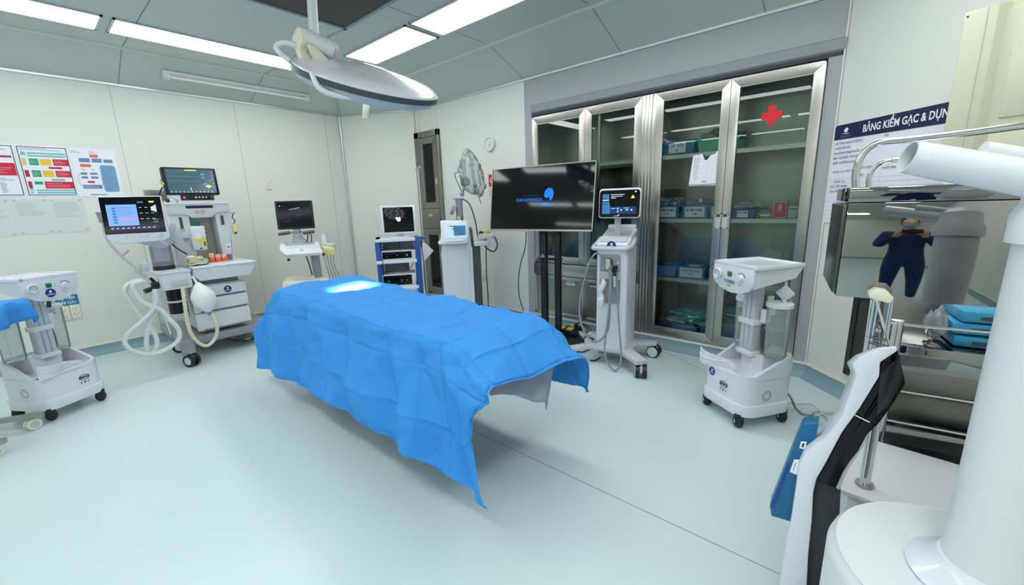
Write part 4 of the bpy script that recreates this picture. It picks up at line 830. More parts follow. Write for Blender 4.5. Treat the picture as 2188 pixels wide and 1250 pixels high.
    m = MB(); m.cyl((.09, -.198, .99), (.09, -.204, .99), .03, m='white_plastic'); m.cyl((.09, -.2, .99), (.09, -.225, .99), .023, .019, 'white_gloss'); m.box(.087, .093, -.23, -.222, .972, 1.008, 'white_gloss', .002); k_ = m.build('regulator_knob', 'white_gloss', t)
    m = MB(); m.tube([(.09 + .034 * math.cos(a), -.2035, .99 + .034 * math.sin(a)) for a in [.3 + k * .25 for k in range(9)]], .0018, 'navy', 4, 0); m.build('scale_arc', 'navy', k_, 0)
    m = MB()
    if text: mtext(m, text, -.005, .955, -.2015, .034, 'ink_blue', .095, .0004); mtext(m, '吸引器', -.005, .93, -.2012, .014, 'ink', .03)
    for x, z in ((.035, 1.015), (.035, .995)): m.disc(x, z, .003, -.2012, 'print_grey', 10)
    mtext(m, 'ADJUST', .085, .945, -.2012, .009, 'ink', .03); m.tube([(.045 * math.cos(a) - .005, -.2012, .945 + .045 * math.sin(a)) for a in [PI * 1.2 + k * .12 for k in range(10)]], .0006, 'print_grey', 4, 0)
    m.build('panel_lettering', 'ink_blue', t, 0)
    if not text: badge(t, -.005, .95, -.2025, .032)
    m = MB(); m.cyl((-.02, -.185, .89), (-.03, -.19, .845), .011, .013, 'rubber'); m.build('inlet_nozzle', 'rubber', t)
    for x, y, r, z0, z1 in ((.135, .075, .072, .455, .80), (-.135, .085, .068, .455, .785)):
        m = MB(); m.lathe([(.001, .004), (r * .82, 0), (r * .9, .02), (r, z1 - z0), (r * .97, z1 - z0), (r * .86, .022), (.001, .012)], (x, y, z0), 'clear_plastic', 36); j = m.build('collection_jar', 'clear_plastic', t)
        m = MB(); m.lathe([(r * 1.0, 0), (r * 1.08, .0), (r * 1.08, .022), (r * .9, .03), (.001, .034)], (x, y, z1 - .005), 'white_plastic', 36); m.box(x - r * 1.15, x - r * .85, y - .02, y + .02, z1 - .03, z1 + .05, 'white_plastic', .005); m.cyl((x - .01, y - .04, z1 - .055), (x - .01, y - .04, z1), .016, m='white_soft'); m.cyl((x + .03, y, z1 + .02), (x + .03, y, z1 + .05), .012, m='white_soft'); m.build('jar_lid', 'white_plastic', j)
        m = MB(); [m.tube([(x + r * math.cos(a) * 1.001, y + r * math.sin(a) * 1.001, z0 + .06 + .028 * k) for a in (-.5, -.4, -.3)], .0006, 'print_grey', 4, 0) for k in range(9)]; m.build('scale_marks', 'print_grey', j, 0)
    m = MB(); m.M = Matrix.Translation((.15, .09, .885)) @ Matrix.Rotation(.4, 4, 'Z') @ Matrix.Rotation(PI / 4, 4, 'Y'); m.box(-.04, .04, -.009, .009, -.04, .04, 'white_soft', .005); m.M = Matrix.Identity(4); m.cyl((.15, .09, .92), (.15, .09, .96), .008, m='white_soft'); m.cyl((.155, .09, .81), (.155, .09, .85), .009, m='white_soft'); m.build('air_filter', 'white_soft', t)
    m = MB(); m.box(.065, .105, .0, .05, .68, .77, 'white_plastic', .006); m.build('float_valve', 'white_plastic', t)
    m = MB(); [m.tube([(.075 + .012 * math.cos(a * 2 + k), .055 + .01 * k, .56 + .075 * math.sin(a) + .01 * k) if 0 else (.08 + (.018 + .003 * k) * math.cos(a), .03 + .012 * k, .56 + (.085 - .008 * k) * math.sin(a)) for a in [j * PI / 6 for j in range(12)]], .006, 'cable_dark', 6, 3, True) for k in range(4)]; m.build('mains_cable', 'cable_dark', t)
    return t
suction_machine((-.53, 3.07), -35, 'white suction machine on casters with blue YX980D lettering, in front of the cabinet', 'YX980D', True)
suction_machine((-4.755, -.053), 122, 'white suction machine at the left picture edge with a round navy badge on its head', None, False)
g = MB(); g.tube([(-0.312,3.163,0.2),(-0.276,3.235,0.12),(-0.249,3.331,0.01),(-0.201,3.267,0.01),(-0.155,3.278,0.01),(-0.146,3.326,0.01)], .007, 'cable_grey'); tag(g.build('grey_cable', 'cable_grey'), 'grey mains cable curling on the floor right of the YX980D machine', 'cable')
g = MB(); g.tube([(-0.308,3.416,0.008),(-0.259,3.416,0.008),(-0.186,3.471,0.008),(-0.128,3.428,0.008),(-0.083,3.329,0.008),(-0.053,3.259,0.008),(-0.006,3.206,0.008)], .005, 'cable_white'); tag(g.build('white_cable', 'cable_white'), 'thin white cable on the floor leading behind the white laser console', 'cable')
g = MB(); g.tube([(-1.757,3.933,0.008),(-1.596,3.857,0.008),(-1.462,3.919,0.008),(-1.298,3.877,0.008),(-1.081,3.741,0.008),(-0.925,3.683,0.008)], .005, 'cable_white'); tag(g.build('white_cable', 'cable_white'), 'white cable on the floor between the treatment device and the YX980D machine', 'cable')
# instrument table with draped end at the left edge
t = thing('instrument_table', 'steel framed instrument table cut by the left picture edge, under a blue drape', 'instrument table', (-4.34, -.41, 0), -27)
m = MB(); m.box(-.23, .23, -.75, .245, .925, .945, 'steel', .003); m.build('table_top', 'steel', t)
for x in (-.19, .19):
    m = MB(); m.box(x - .018, x + .018, -.70, .20, .085, .12, 'steel', .003); r = m.build('foot_rail', 'steel', t)
    for y in (-.6,): m = MB(); m.cyl((x, y - .06, .12), (x, y - .06, .925), .014, m='steel', seg=12); m.build('leg', 'steel', t)
    for y in (-.6, .13): caster(t, x, y, .04, .03, .9, 'cream_plastic', 'light_grey', 'steel', .09)
m = MB(); rr = random.Random(4); V = []; F = []; nx, ny = 40, 40
for i in range(nx + 1):
    for j in range(ny + 1):
        x = -.31 + .62 * i / nx; y = -.8 + 1.2 * j / ny; z = .952; yy, xx = y, x
        e = max(0, y - .25); ex = max(0, abs(x) - .235)
        if e: z -= min(e, .17) * .96; yy = .25 + .02 + .03 * math.sin(x * 22) * min(1, e * 8) 
        if ex: z -= ex * .95 * (1 if not e else .6); xx = math.copysign(.238 + .012 * math.sin(y * 20), x)
        z += .006 * noise.noise(Vector((x * 8, y * 8, 0)))
        V.append((xx, yy, z))
for i in range(nx):
    for j in range(ny): a = i * (ny + 1) + j; F.append([a, a + ny + 1, a + ny + 2, a + 1])
m.raw(V, F, 'blue_drape'); o = m.build('surgical_drape', 'blue_drape', None, 60); o.location = (-4.34, -.41, 0); o.rotation_euler = (0, 0, math.radians(-27))
tag(o, 'small corner of blue drape on the instrument table at the left picture edge', 'surgical drape')
sd = o.modifiers.new('thickness', 'SOLIDIFY'); sd.thickness = .002

# ---------------------------------------------------------------- ultrasound scanner
t = thing('ultrasound_scanner', 'ultrasound scanner with black monitor and white keyboard behind the operating table', 'ultrasound scanner', (-5.35, 2.45, 0), 62)
MX = Matrix.Translation((-.232, -.1, 1.435)) @ Matrix.Rotation(math.radians(-7), 4, 'X')
m = MB(); m.M = MX; m.prism(rrect(-.205, .205, -.17, .17, .012), -.015, .035, 'y', 'black_plastic', .004); m.prism(rrect(-.203, .203, .165, .178, .004), -.012, .035, 'y', 'white_soft'); mo = m.build('monitor', 'black_plastic', t)
m = MB(); m.M = MX; m.rect(-.18, .18, -.14, .15, -.0165, 'screen_black'); m.disc(-.155, .11, .006, -.017, 'screen_white', 12)
for a, b, c_, d_ in ((-.06, .06, .06, .045), (-.04, .04, .08, .02), (0, -.02, .1, -.01), (-.12, -.09, -.05, -.09)): m.poly([(a, b), (c_, b + .02), (c_, b + .026), (a, b + .006)], -.017, 'screen_line' if b > .05 else 'screen_deep')
m.rect(.07, .11, .125, .13, -.017, 'screen_navy'); m.rect(-.17, .17, -.118, -.115, -.017, 'screen_navy'); m.build('display', 'screen_black', mo, 0)
m = MB(); m.prism([(-.31, 1.09), (-.12, 1.09), (-.19, 1.16), (-.2, 1.26), (-.28, 1.26), (-.29, 1.17)], -.1, -.03, 'y', 'light_grey', .012); m.cyl((-.24, -.105, 1.215), (-.24, -.12, 1.215), .045, m='light_grey'); m.build('monitor_mount', 'light_grey', t)
for x0, x1 in ((-.44, -.31), (-.17, -.04)): m = MB(); m.tube([(x0, -.13, 1.21), (x1, -.13, 1.225)], .02, 'dark_grey', 12, 0); m.build('handle', 'dark_grey', t)
m = MB(); m.tube([(-.31, -.13, 1.222), (-.17, -.13, 1.222)], .008, 'chrome', 8, 0); m.tube([(-.12, -.1, 1.21), (-.08, -.13, 1.18), (-.09, -.15, 1.1)], .006, 'rubber'); m.tube([(-.13, -.1, 1.22), (-.12, -.14, 1.17), (-.14, -.15, 1.1)], .006, 'rubber'); m.build('handle_bar', 'chrome', t)
KB = Matrix.Translation((-.215, -.2, 1.03)) @ Matrix.Rotation(math.radians(24), 4, 'X')
m = MB(); m.M = KB; m.prism([(-.15, -.165), (.24, -.165), (.25, -.14), (.2, .13), (.15, .16), (-.17, .16), (-.23, .13), (-.225, -.03)], -.022, .022, 'z', 'white_plastic', .01); kb = m.build('keyboard_console', 'white_plastic', t)
m = MB(); m.M = KB
for r in range(4):
    for k in range(17): m.box(-.17 + .019 * k + .004 * r, -.158 + .019 * k + .004 * r, .10 - .02 * r, .112 - .02 * r, .022, .026, 'print_grey')
for k in range(14): a = k * 2.4; m.box(-.14 + .027 * k, -.125 + .027 * k, .0 + .022 * math.sin(a) - .02, .012 + .022 * math.sin(a) - .02, .022, .026, 'tape')
m.build('keys', 'print_grey', kb, 0)
m = MB(); m.M = KB; m.lathe([(.024, 0), (.022, .008), (.001, .012)], (.02, -.08, .022), 'tape', 20); m.build('trackball', 'tape', kb)
m = MB(); m.prism([(-.115, .62), (-.02, .62), (-.03, 1.02), (-.13, 1.02)], -.12, -.02, 'y', 'grey_plastic', .01); m.build('column', 'grey_plastic', t)
m = MB(); m.box(-.46, .06, -.30, .2, .1, .645, 'cream_plastic', .02); m.box(-.28, -.1, -.22, -.1, .64, .675, 'white_soft', .006); m.build('base_cabinet', 'cream_plastic', t)
for x, y in ((-.4, -.24), (0, -.24), (-.4, .14), (0, .14)): caster(t, x, y, .045, .03, .3)
m = MB(); m.tube([(-.16, -.3, .98), (-.13, -.28, .8), (-.12, -.26, .7)], .007, 'rubber'); m.build('keyboard_cable', 'rubber', t)
m = MB(); m.cyl((.06, -.12, 1.06), (.06, -.12, 1.19), .035, .033, 'white_gloss'); m.build('gel_cup', 'white_gloss', t)
m = MB(); m.lathe([(.05, 0), (.06, .02), (.06, .05), (.05, .055), (.001, .06)], (.13, -.14, 1.01), 'white_soft'); m.box(.0, .13, -.16, -.1, 1.0, 1.02, 'white_soft', .006); m.build('probe_holder', 'white_soft', t)
m = MB(); [m.tube([(.03 + .03 * k, -.17, 1.04 - .01 * k), (.06 + .03 * k, -.19, 1.0), (.05 + .035 * k, -.18, .93)], .018, 'pale_yellow') for k in range(4)]; tag(m.build('probe', 'pale_yellow', t), 'pale yellow gloved probes')
m = MB(); [m.tube([(.03 + .04 * k, -.17, .93), (.05 + .03 * k, -.16, .8), (.07 + .04 * k, -.15, .62)], .005, 'cable_grey') for k in range(4)]; m.build('probe_cable', 'cable_grey', t)
m = MB(); m.ball((-.34, -.36, .92), .018, 'rubber', 12); m.ball((.04, -.3, .95), .018, 'rubber', 12); m.build('cable_hook', 'rubber', t)
# ---------------------------------------------------------------- endoscopy cart
t = thing('endoscopy_cart', 'blue and white equipment cart carrying a white monitor beside the narrow cabinet', 'equipment cart', (-4.7, 3.2, 0), 55)
for x0, x1 in ((-.30, -.235), (.185, .255)): m = MB(); m.box(x0, x1, -.2, .22, .1, 1.10, 'frame_blue', .006); m.build('side_post', 'frame_blue', t)
for z in (1.06, .785, .44, .14):
    m = MB(); m.box(-.30, .20, -.225, .2, z, z + .04, 'white_gloss', .005); m.build('shelf', 'white_gloss', t)
m = MB(); m.box(-.23, .10, .19, .2, .5, 1.06, 'light_grey'); m.box(.04, .18, .13, .19, .84, 1.06, 'white_soft', .01); m.build('back_panel', 'light_grey', t, 0)
for x, y in ((-.25, -.17), (.2, -.17), (-.25, .17), (.2, .17)): caster(t, x, y, .042, .03, .6)
def unit(nm, label, cat, z, h, x0, x1, knobs):
    o = thing(nm, label, cat, tuple(Matrix.Translation((-4.7, 3.2, 0)) @ Matrix.Rotation(math.radians(55), 4, 'Z') @ Vector((0, 0, z))), 55)
    q = MB(); q.box(x0, x1 + .02, -.21, .12, 0, h, 'white_soft', .006); q.build('housing', 'white_soft', o); q = MB(); q.box(x0 + .006, x1 - .03, -.2135, -.209, .02, h - .012, 'black_gloss', .002); f = q.build('front_panel', 'black_gloss', o)
    for x, r, mt_ in knobs: q = MB(); q.cyl((x, -.2135, h * .5), (x, -.224, h * .5), r, r * .8, mt_, 16); q.build('knob', mt_, o)
unit('light_source', 'upper black fronted box with three small knobs in blue cart', 'light source unit', .825, .12, -.23, .17, ((-.17, .009, 'chrome'), (-.04, .012, 'chrome'), (.08, .013, 'screen_logo')))
unit('camera_control_unit', 'lower black fronted box with larger silver knobs in blue cart', 'camera control unit', .48, .16, -.245, .15, ((-.17, .018, 'chrome'), (-.01, .018, 'chrome'), (.06, .015, 'chrome')))
t2 = thing('cart_monitor', 'white framed monitor showing a logo shape on the blue cart', 'monitor', tuple(Matrix.Translation((-4.7, 3.2, 0)) @ Matrix.Rotation(math.radians(55), 4, 'Z') @ Vector((0, 0, 1.1))), 55)
MT = rotm('X', -9, (0, -.15, .2)); m = MB(); m.M = MT; m.prism(rrect(-.195, .225, .05, .41, .012), -.17, -.125, 'y', 'white_gloss', .004); mo = m.build('screen_frame', 'white_gloss', t2)
m = MB(); m.M = MT; m.rect(-.17, .2, .075, .385, -.1715, 'tv_glass'); m.poly([(-.02, .265), (.01, .255), (.035, .265), (.04, .24), (.035, .21), (.01, .205), (-.005, .22), (-.015, .235)], -.172, 'screen_white'); m.build('display', 'tv_glass', mo, 0)
m = MB(); m.box(-.02, .07, -.15, -.12, .02, .06, 'grey_plastic', .004); m.box(-.12, .12, -.2, -.02, 0, .02, 'white_gloss', .004); m.build('stand', 'white_gloss', t2)
m = MB(); m.box(.255, .34, -.19, .0, 1.07, 1.10, 'frame_blue', .005); m.tube([(.26, -.15, 1.10), (.34, -.15, 1.10), (.34, -.02, 1.10)], .006, 'chrome', 8, 2); m.build('tool_holder', 'frame_blue', t)
m = MB(); m.M = Matrix.Translation((.30, -.16, .90)) @ Matrix.Rotation(math.radians(45), 4, 'Y'); m.box(-.1, .08, -.004, .004, -.1, .1, 'paper', .001); tag(m.build('hanging_folder', 'paper', t), 'white card hanging diagonally')
m = MB(); m.cyl((.27, -.205, 1.06), (.272, -.21, .97), .014, .01, 'rubber'); m.tube([(.272, -.21, .97), (.285, -.21, .8), (.28, -.21, .5), (.3, -.2, .2)], .005, 'rubber'); m.build('scope_cable', 'rubber', t)
m = MB(); m.tube([(.0, -.12, 1.05), (.0, -.1, .95), (.02, -.1, .9)], .005, 'rubber'); m.tube([(.04, .0, .78), (.08, -.05, .68), (.14, -.02, .72), (.17, .05, .8)], .004, 'rubber'); m.tube([(-.21, -.23, .93), (-.225, -.235, .8), (-.235, -.23, .6)], .004, 'rubber'); m.build('loose_wire', 'rubber', t)
# drip stand behind the cart
t = thing('drip_stand', 'thin white drip stand with curled hooks before the narrow cabinet', 'drip stand', (-4.95, 3.78, 0))
m = MB(); m.tube([(0, 0, .04), (0, 0, 2.02)], .009, 'white_soft', 10, 0); m.build('pole', 'white_soft', t)
for s_ in (-1, 1): m = MB(); m.tube([(0, 0, 2.0), (.07 * s_, -.03 * s_, 2.03), (.13 * s_, -.06 * s_, 2.0), (.14 * s_, -.065 * s_, 2.03)], .005, 'white_soft'); m.build('hook', 'white_soft', t)
m = MB(); [m.tube([(0, 0, .06), (.22 * math.cos(a), .22 * math.sin(a), .03)], .009, 'white_soft', 8, 0) for a in (-1.2, -.2, .9, 2.6, 3.9)]; m.build('foot', 'white_soft', t)
# ---------------------------------------------------------------- laser machine with articulated arm
t = thing('laser_machine', 'white laser machine with tilted screen and a bagged articulated arm', 'laser machine', (-3.9, 3.35, 0), 50)
m = MB(); m.prism([(-.09, .12), (.26, .12), (.275, 1.02), (.25, 1.30), (-.07, 1.10), (-.095, .9)], -.15, -.05, 'y', 'white_gloss', .02); m.prism([(-.155, .12), (.15, .12), (.15, 1.22), (.10, 1.30), (.0, 1.32), (-.1, 1.2), (-.155, 1.02)], -.08, .24, 'x', 'white_gloss', .02)
m.box(.23, .285, -.15, .15, .12, 1.0, 'white_gloss', .015); m.build('body', 'white_gloss', t)
m = MB(); m.box(.285, .38, -.12, .12, .12, 1.0, 'dark_grey', .01); m.prism([(-.13, 1.0), (.13, 1.0), (.13, 1.15), (.07, 1.22), (-.05, 1.2), (-.13, 1.1)], .262, .30, 'x', 'dark_grey', .008); m.build('side_panel', 'dark_grey', t)
MS = Matrix.Translation((.09, -.17, 1.19)) @ Matrix.Rotation(math.radians(-18), 4, 'X')
m = MB(); m.M = MS; m.prism([(-.15, .11), (-.135, .125), (.155, .125), (.17, .11), (.15, -.09), (.14, -.14), (.11, -.155), (-.2, -.155), (-.215, -.13), (-.18, -.09)], -.02, .025, 'y', 'white_gloss', .01); sh = m.build('screen_housing', 'white_gloss', t)
m = MB(); m.M = MS; m.rect(-.125, .125, -.08, .10, -.0205, 'screen_pale'); m.rect(-.02, .12, -.06, .06, -.021, 'screen_steel')
for k in range(4): m.rect(-.07 + .03 * k, .01 + .03 * k, .05 - .03 * k, .06 - .03 * k, -.0215, 'screen_slate')
m.build('touch_screen', 'screen_pale', sh, 0)
m = MB(); m.M = MS; m.box(-.12, .10, -.026, -.018, -.135, -.12, 'light_grey', .003); m.build('handle_slot', 'light_grey', sh)
m = MB(); mtext(m, 'DANA⁺', .08, .83, -.1515, .05, 'ink', .12, .0006); [m.rect(.045 + .017 * k, .058 + .017 * k, .786, .793, -.1515, 'print_grey') for k in range(5)]; m.build('front_lettering', 'ink', t, 0)
badge(t, .085, .74, -.1518, .04)
m = MB(); m.box(-.12, .32, -.13, .2, .06, .13, 'light_grey', .02); m.build('base', 'light_grey', t)
for x, y in ((-.08, -.1), (.28, -.1), (-.08, .15), (.28, .15)): caster(t, x, y, .03, .025, .3, top=.07)
m = MB(); m.box(.30, .50, -.18, .02, 1.0, 1.06, 'white_gloss', .012); m.prism(rrect(.36, .56, -.15, .05, .02), 1.08, 1.13, 'z', 'white_gloss', .01); m.cyl((.45, -.06, 1.05), (.45, -.06, 1.09), .02, m='light_grey'); m.build('accessory_tray', 'white_gloss', t)
m = MB(); m.tube([(.40, -.1, 1.13), (.42, -.06, 1.16), (.46, -.08, 1.17), (.5, -.05, 1.15), (.47, -.02, 1.19), (.43, -.04, 1.17)], .018, 'pale_yellow'); m.ball((.40, -.08, 1.15), .025, 'rubber', 12); m.build('tray_tools', 'pale_yellow', t)
m = MB(); m.tube([(.56, -.05, 1.11), (.60, -.05, 1.0), (.56, -.06, .92), (.50, -.06, .93), (.44, -.1, .99)], .009, 'dark_grey'); m.tube([(.46, -.05, 1.0), (.45, -.03, .7), (.46, .0, .3), (.45, .02, .08)], .006, 'rubber'); m.build('side_cable', 'dark_grey', t)
AR = [(.16, .02, 1.30), (.17, .02, 1.50), (.20, .0, 1.62), (.25, -.02, 1.75), (.24, -.02, 2.02), (.30, -.03, 2.10), (.33, -.03, 1.95), (.36, -.03, 1.70), (.34, -.05, 1.60)]
m = MB(); m.cyl((.16, .02, 1.28), (.16, .02, 1.36), .05, m='cream_plastic'); m.cyl((.16, .02, 1.36), (.16, .02, 1.56), .042, m='grey_plastic'); m.box(.08, .21, -.03, .07, 1.56, 1.585, 'light_grey', .005); m.cyl((.1, -.02, 1.42), (.06, -.02, 1.44), .055, m='grey_plastic')
for i in range(2, len(AR) - 1): m.cyl(AR[i], AR[i + 1], .018, m='chrome', seg=12); m.ball(AR[i], .028, 'grey_plastic', 12)
m.tube([(.18, 0, 1.57), (.28, -.03, 1.5), (.34, -.04, 1.3), (.36, -.05, 1.12)], .008, 'dark_grey'); m.tube([(.22, 0, 1.6), (.13, -.03, 1.82), (.16, -.03, 1.87), (.24, -.03, 1.86)], .005, 'cable_dark'); m.cyl((.36, -.05, 1.66), (.42, -.06, 1.5), .006, m='cable_grey'); m.build('articulated_arm', 'chrome', t)
m = MB(); m.M = Matrix.Translation((.245, -.05, 1.76)) @ Matrix.Rotation(1.2, 4, 'X'); m.lathe([(.06, 0), (.055, .012), (.001, .02)], (0, 0, 0), 'green_key', 24); tag(m.build('green_lens_ring', 'green_key', t), 'green round lens inside the bag')
bm = bmesh.new(); bmesh.ops.create_uvsphere(bm, u_segments=40, v_segments=40, radius=1)
for v in bm.verts:
    z = v.co.z; w_ = .07 + .06 * (1 - z) * .5
    n_ = 1 + .28 * noise.noise(Vector((v.co.x * 3, v.co.y * 3, z * 5))) + .12 * noise.noise(Vector((v.co.x * 9, v.co.y * 9, z * 14)))
    v.co = Vector((.285 + .035 * (1 - z) + v.co.x * w_ * n_ * 1.35, -.02 + v.co.y * w_ * n_, 1.87 + z * .265 - (.05 if v.co.x > .3 and z < -.3 else 0)))
m = MB(); m.bmx(bm, 'film'); tag(m.build('plastic_cover', 'film', t, 60), 'crumpled clear plastic bag over the arm')
# ---------------------------------------------------------------- television on its floor stand
t = thing('television', 'large flat black television showing a blue logo on a black floor stand', 'television', (-2.55, 3.42, 0), 8)
TT = rotm('X', -8, (0, .02, 1.53)); m = MB(); m.M = TT; m.box(-.59, .585, 0, .045, 1.205, 1.855, 'black_plastic', .006); m.build('back_casing', 'black_plastic', t)
m = MB(); m.M = TT
for q in ((-.59, .585, 1.845, 1.857), (-.59, .585, 1.203, 1.222), (-.59, -.58, 1.203, 1.857), (.575, .585, 1.203, 1.857)): m.box(q[0], q[1], -.008, .012, q[2], q[3], 'steel')
m.build('bezel', 'steel', t)
m = MB(); m.M = TT; m.rect(-.58, .575, 1.222, 1.845, -.002, 'tv_glass'); mtext(m, 'GANGWHOO', -.12, 1.515, -.003, .045, 'screen_logo', .30, 0); mtext(m, 'BỆNH VIỆN THẨM MỸ', -.10, 1.56, -.003, .016, 'screen_deep', .2)
m.poly([(.05, 1.55), (.06, 1.60), (.10, 1.63), (.14, 1.62), (.16, 1.575), (.15, 1.53), (.12, 1.50), (.11, 1.54), (.08, 1.53)], -.003, 'screen_logo'); m.poly([(-.05, 1.475), (.06, 1.485), (.2, 1.465), (.06, 1.470)], -.003, 'screen_logo'); m.poly([(0, 1.46), (.08, 1.465), (.15, 1.445), (.08, 1.452)], -.003, 'screen_logo'); m.build('screen', 'tv_glass', t, 0)
for x0, x1 in ((-.035, .032), (.128, .19)): m = MB(); m.box(x0, x1, .06, .11, .06, 1.25, 'black_plastic', .004); m.build('pole', 'black_plastic', t)
m = MB(); m.box(-.05, .205, .06, .1, .90, .925, 'black_plastic', .004); m.box(-.2, .35, .045, .065, 1.3, 1.6, 'black_plastic'); m.box(-.03, .19, .06, .1, 1.25, 1.4, 'black_plastic'); m.build('bracket', 'black_plastic', t)
badge(t, -.005, .945, .058, .03)
m = MB(); m.prism(rrect(-.32, .38, -.14, .44, .05), .03, .065, 'z', 'black_plastic', .008); m.build('base_plate', 'black_plastic', t)
for x, y in ((-.26, -.09), (.32, -.09), (-.26, .28), (.32, .28)): caster(t, x, y, .016, .02, .3, top=.03)
g = MB(); g.tube([(-2.996,3.75,1.167),(-3.016,3.75,0.978),(-3.093,3.75,0.78),(-3.129,3.75,0.579),(-3.122,3.75,0.378),(-3.061,3.75,0.217)] , .005, 'rubber'); tag(g.build('black_cable', 'rubber'), 'black cable hanging from television against the pale wall', 'cable')
o = thing('toner_box', 'black box with bright yellow label on the television base', 'box', (-2.40, 3.68, .066), 12)
q = MB(); q.prism([(-.13, 0), (.13, 0), (.13, .05), (-.02, .07), (-.13, .06)], -.07, .1, 'y', 'black_plastic', .006); q.build('case', 'black_plastic', o); q = MB(); q.raw([(-.07, -.05, .0715), (.07, -.05, .0625), (.07, .06, .0625), (-.07, .06, .0715)], [[0, 1, 2, 3]], 'yellow'); q.build('yellow_label', 'yellow', o, 0)
o = thing('power_strip', 'white power strip with black plugs lying by the television base', 'power strip', (-2.31, 3.78, .068), -30)
q = MB(); q.M = Matrix.Rotation(.15, 4, 'Y'); q.box(-.15, .15, -.03, .03, 0, .045, 'white_gloss', .006); q.build('strip_body', 'white_gloss', o)
for x in (-.06, .04): q = MB(); q.box(x - .025, x + .025, -.02, .02, .04, .085, 'rubber', .006); q.tube([(x, 0, .08), (x, .05, .10), (x + .05, .1, .05), (x + .12, .12, -.04)], .005, 'rubber'); q.build('plug', 'rubber', o)
g = MB()
g.tube([(-2.208,3.482,0.01),(-2.066,3.414,0.01),(-2.037,3.502,0.01),(-2.042,3.635,0.01)], .006, 'rubber'); g.tube([(-1.873,3.274,0.01),(-1.834,3.303,0.01),(-1.834,3.393,0.01)], .006, 'rubber'); tag(g.build('black_cable', 'rubber'), 'short black cables on the floor between television base and treatment device', 'cable')
# ---------------------------------------------------------------- treatment device with tablet screen
t = thing('treatment_device', 'tall white treatment device with tablet screen and hanging handpiece cables', 'treatment device', (-1.73, 3.50, 0), 9)
m = MB(); m.prism(rrect(-.14, .14, -.17, .16, .03), .12, 1.075, 'z', 'white_gloss'); m.prism([(-.17, 1.075), (.16, 1.075), (.16, 1.22), (.12, 1.235), (-.17, 1.12)], -.14, .14, 'x', 'white_gloss', .012); m.build('body', 'white_gloss', t)
m = MB(); m.prism([(-.15, 1.13), (.13, 1.232), (.13, 1.238), (-.15, 1.137)], -.12, .12, 'x', 'light_grey', .003); m.box(-.13, .13, .10, .15, 1.22, 1.27, 'white_gloss', .012); m.build('top_deck', 'light_grey', t)
m = MB(); m.tube([(-.155, .0, 1.15), (-.165, -.12, 1.10), (-.15, -.22, 1.085), (-.10, -.235, 1.08), (.10, -.235, 1.08), (.15, -.22, 1.085), (.165, -.12, 1.10), (.155, 0, 1.15)], .02, 'light_grey', 10, 5); m.build('front_handle', 'light_grey', t)
badge(t, .0, 1.10, -.175, .042, None, 'round_badge', True)
m = MB(); m.box(-.028, .028, -.02, .0, 1.14, 1.36, 'light_grey', .004); m.build('screen_neck', 'light_grey', t)
MS = Matrix.Translation((.037, -.1, 1.465)) @ Matrix.Rotation(math.radians(-4), 4, 'X')
m = MB(); m.M = MS; m.prism(rrect(-.185, .185, -.128, .128, .03), 0, .035, 'y', 'white_gloss', .006); sh = m.build('screen_housing', 'white_gloss', t)
m = MB(); m.M = MS; m.poly(rrect(-.178, .178, -.12, .112, .026), -.0012, 'black_gloss'); m.rect(-.15, .15, -.09, .1, -.002, 'screen_black'); m.rect(-.15, -.09, .02, .08, -.0026, 'screen_steel'); m.poly([(-.15, .015), (-.09, .015), (-.08, -.02), (-.08, -.09), (-.15, -.09)], -.0026, 'screen_steel'); m.rect(-.15, -.095, .025, .03, -.003, 'screen_white'); m.rect(-.145, -.105, .04, .045, -.003, 'screen_navy'); m.rect(-.145, -.105, -.01, -.005, -.003, 'screen_navy')
m.rect(-.08, .15, -.09, -.03, -.0026, 'screen_deep'); mtext(m, 'Make sure the treatment tip is', -.015, .075, -.003, .012, 'screen_white', .12, .0002); mtext(m, 'properly connected to the', -.022, .06, -.003, .012, 'screen_white', .10, .0002); mtext(m, 'handpiece.', -.052, .046, -.003, .012, 'screen_white', .045, .0002)
m.raw([(.10, -.003, .04), (.135, -.003, .04), (.1175, -.003, .068)], [[0, 1, 2]], 'screen_yellow'); m.disc(.14, .095, .007, -.003, 'screen_white', 12)
for x, z in ((-.01, -.045), (-.01, -.07), (.02, -.058), (.07, -.058), (.11, -.058)): m.disc(x, z, .007, -.003, 'screen_white', 12)
m.rect(-.07, -.03, -.046, -.043, -.003, 'screen_white'); m.rect(.045, .09, -.044, -.041, -.003, 'screen_white'); m.poly([(-.045, -.108), (-.01, -.106), (0, -.094), (.006, -.106), (-.01, -.112), (-.045, -.112)], -.0018, 'white_print'); m.build('touch_screen', 'black_gloss', sh, 0)
m = MB(); m.poly(rrect(-.105, .09, .57, 1.03, .03), -.1715, 'light_grey'); m.poly(rrect(-.098, .083, .58, 1.022, .026), -.1722, 'grey_plastic'); m.box(-.098, .083, -.185, -.171, .80, .87, 'light_grey', .006); m.build('cable_bay', 'light_grey', t, 0)
m = MB(); m.disc(-.02, .955, .04, -.1732, 'dark_grey'); m.rect(.055, .068, .945, .962, -.1732, 'white_print'); m.disc(.025, .88, .022, -.1732, 'ink'); m.build('connector_sockets', 'dark_grey', t, 0)
m = MB(); m.prism([(-.045, .985), (-.005, .985), (0, .92), (-.01, .89), (-.035, .89), (-.045, .93)], -.21, -.172, 'y', 'white_soft', .008); m.build('plug', 'white_soft', t); m = MB(); m.cyl((.042, -.2, .90), (.042, -.2, .84), .018, .012, 'rubber'); m.box(.022, .06, -.21, -.17, .89, .93, 'rubber', .008); tag(m.build('plug', 'rubber', t), 'black plug')
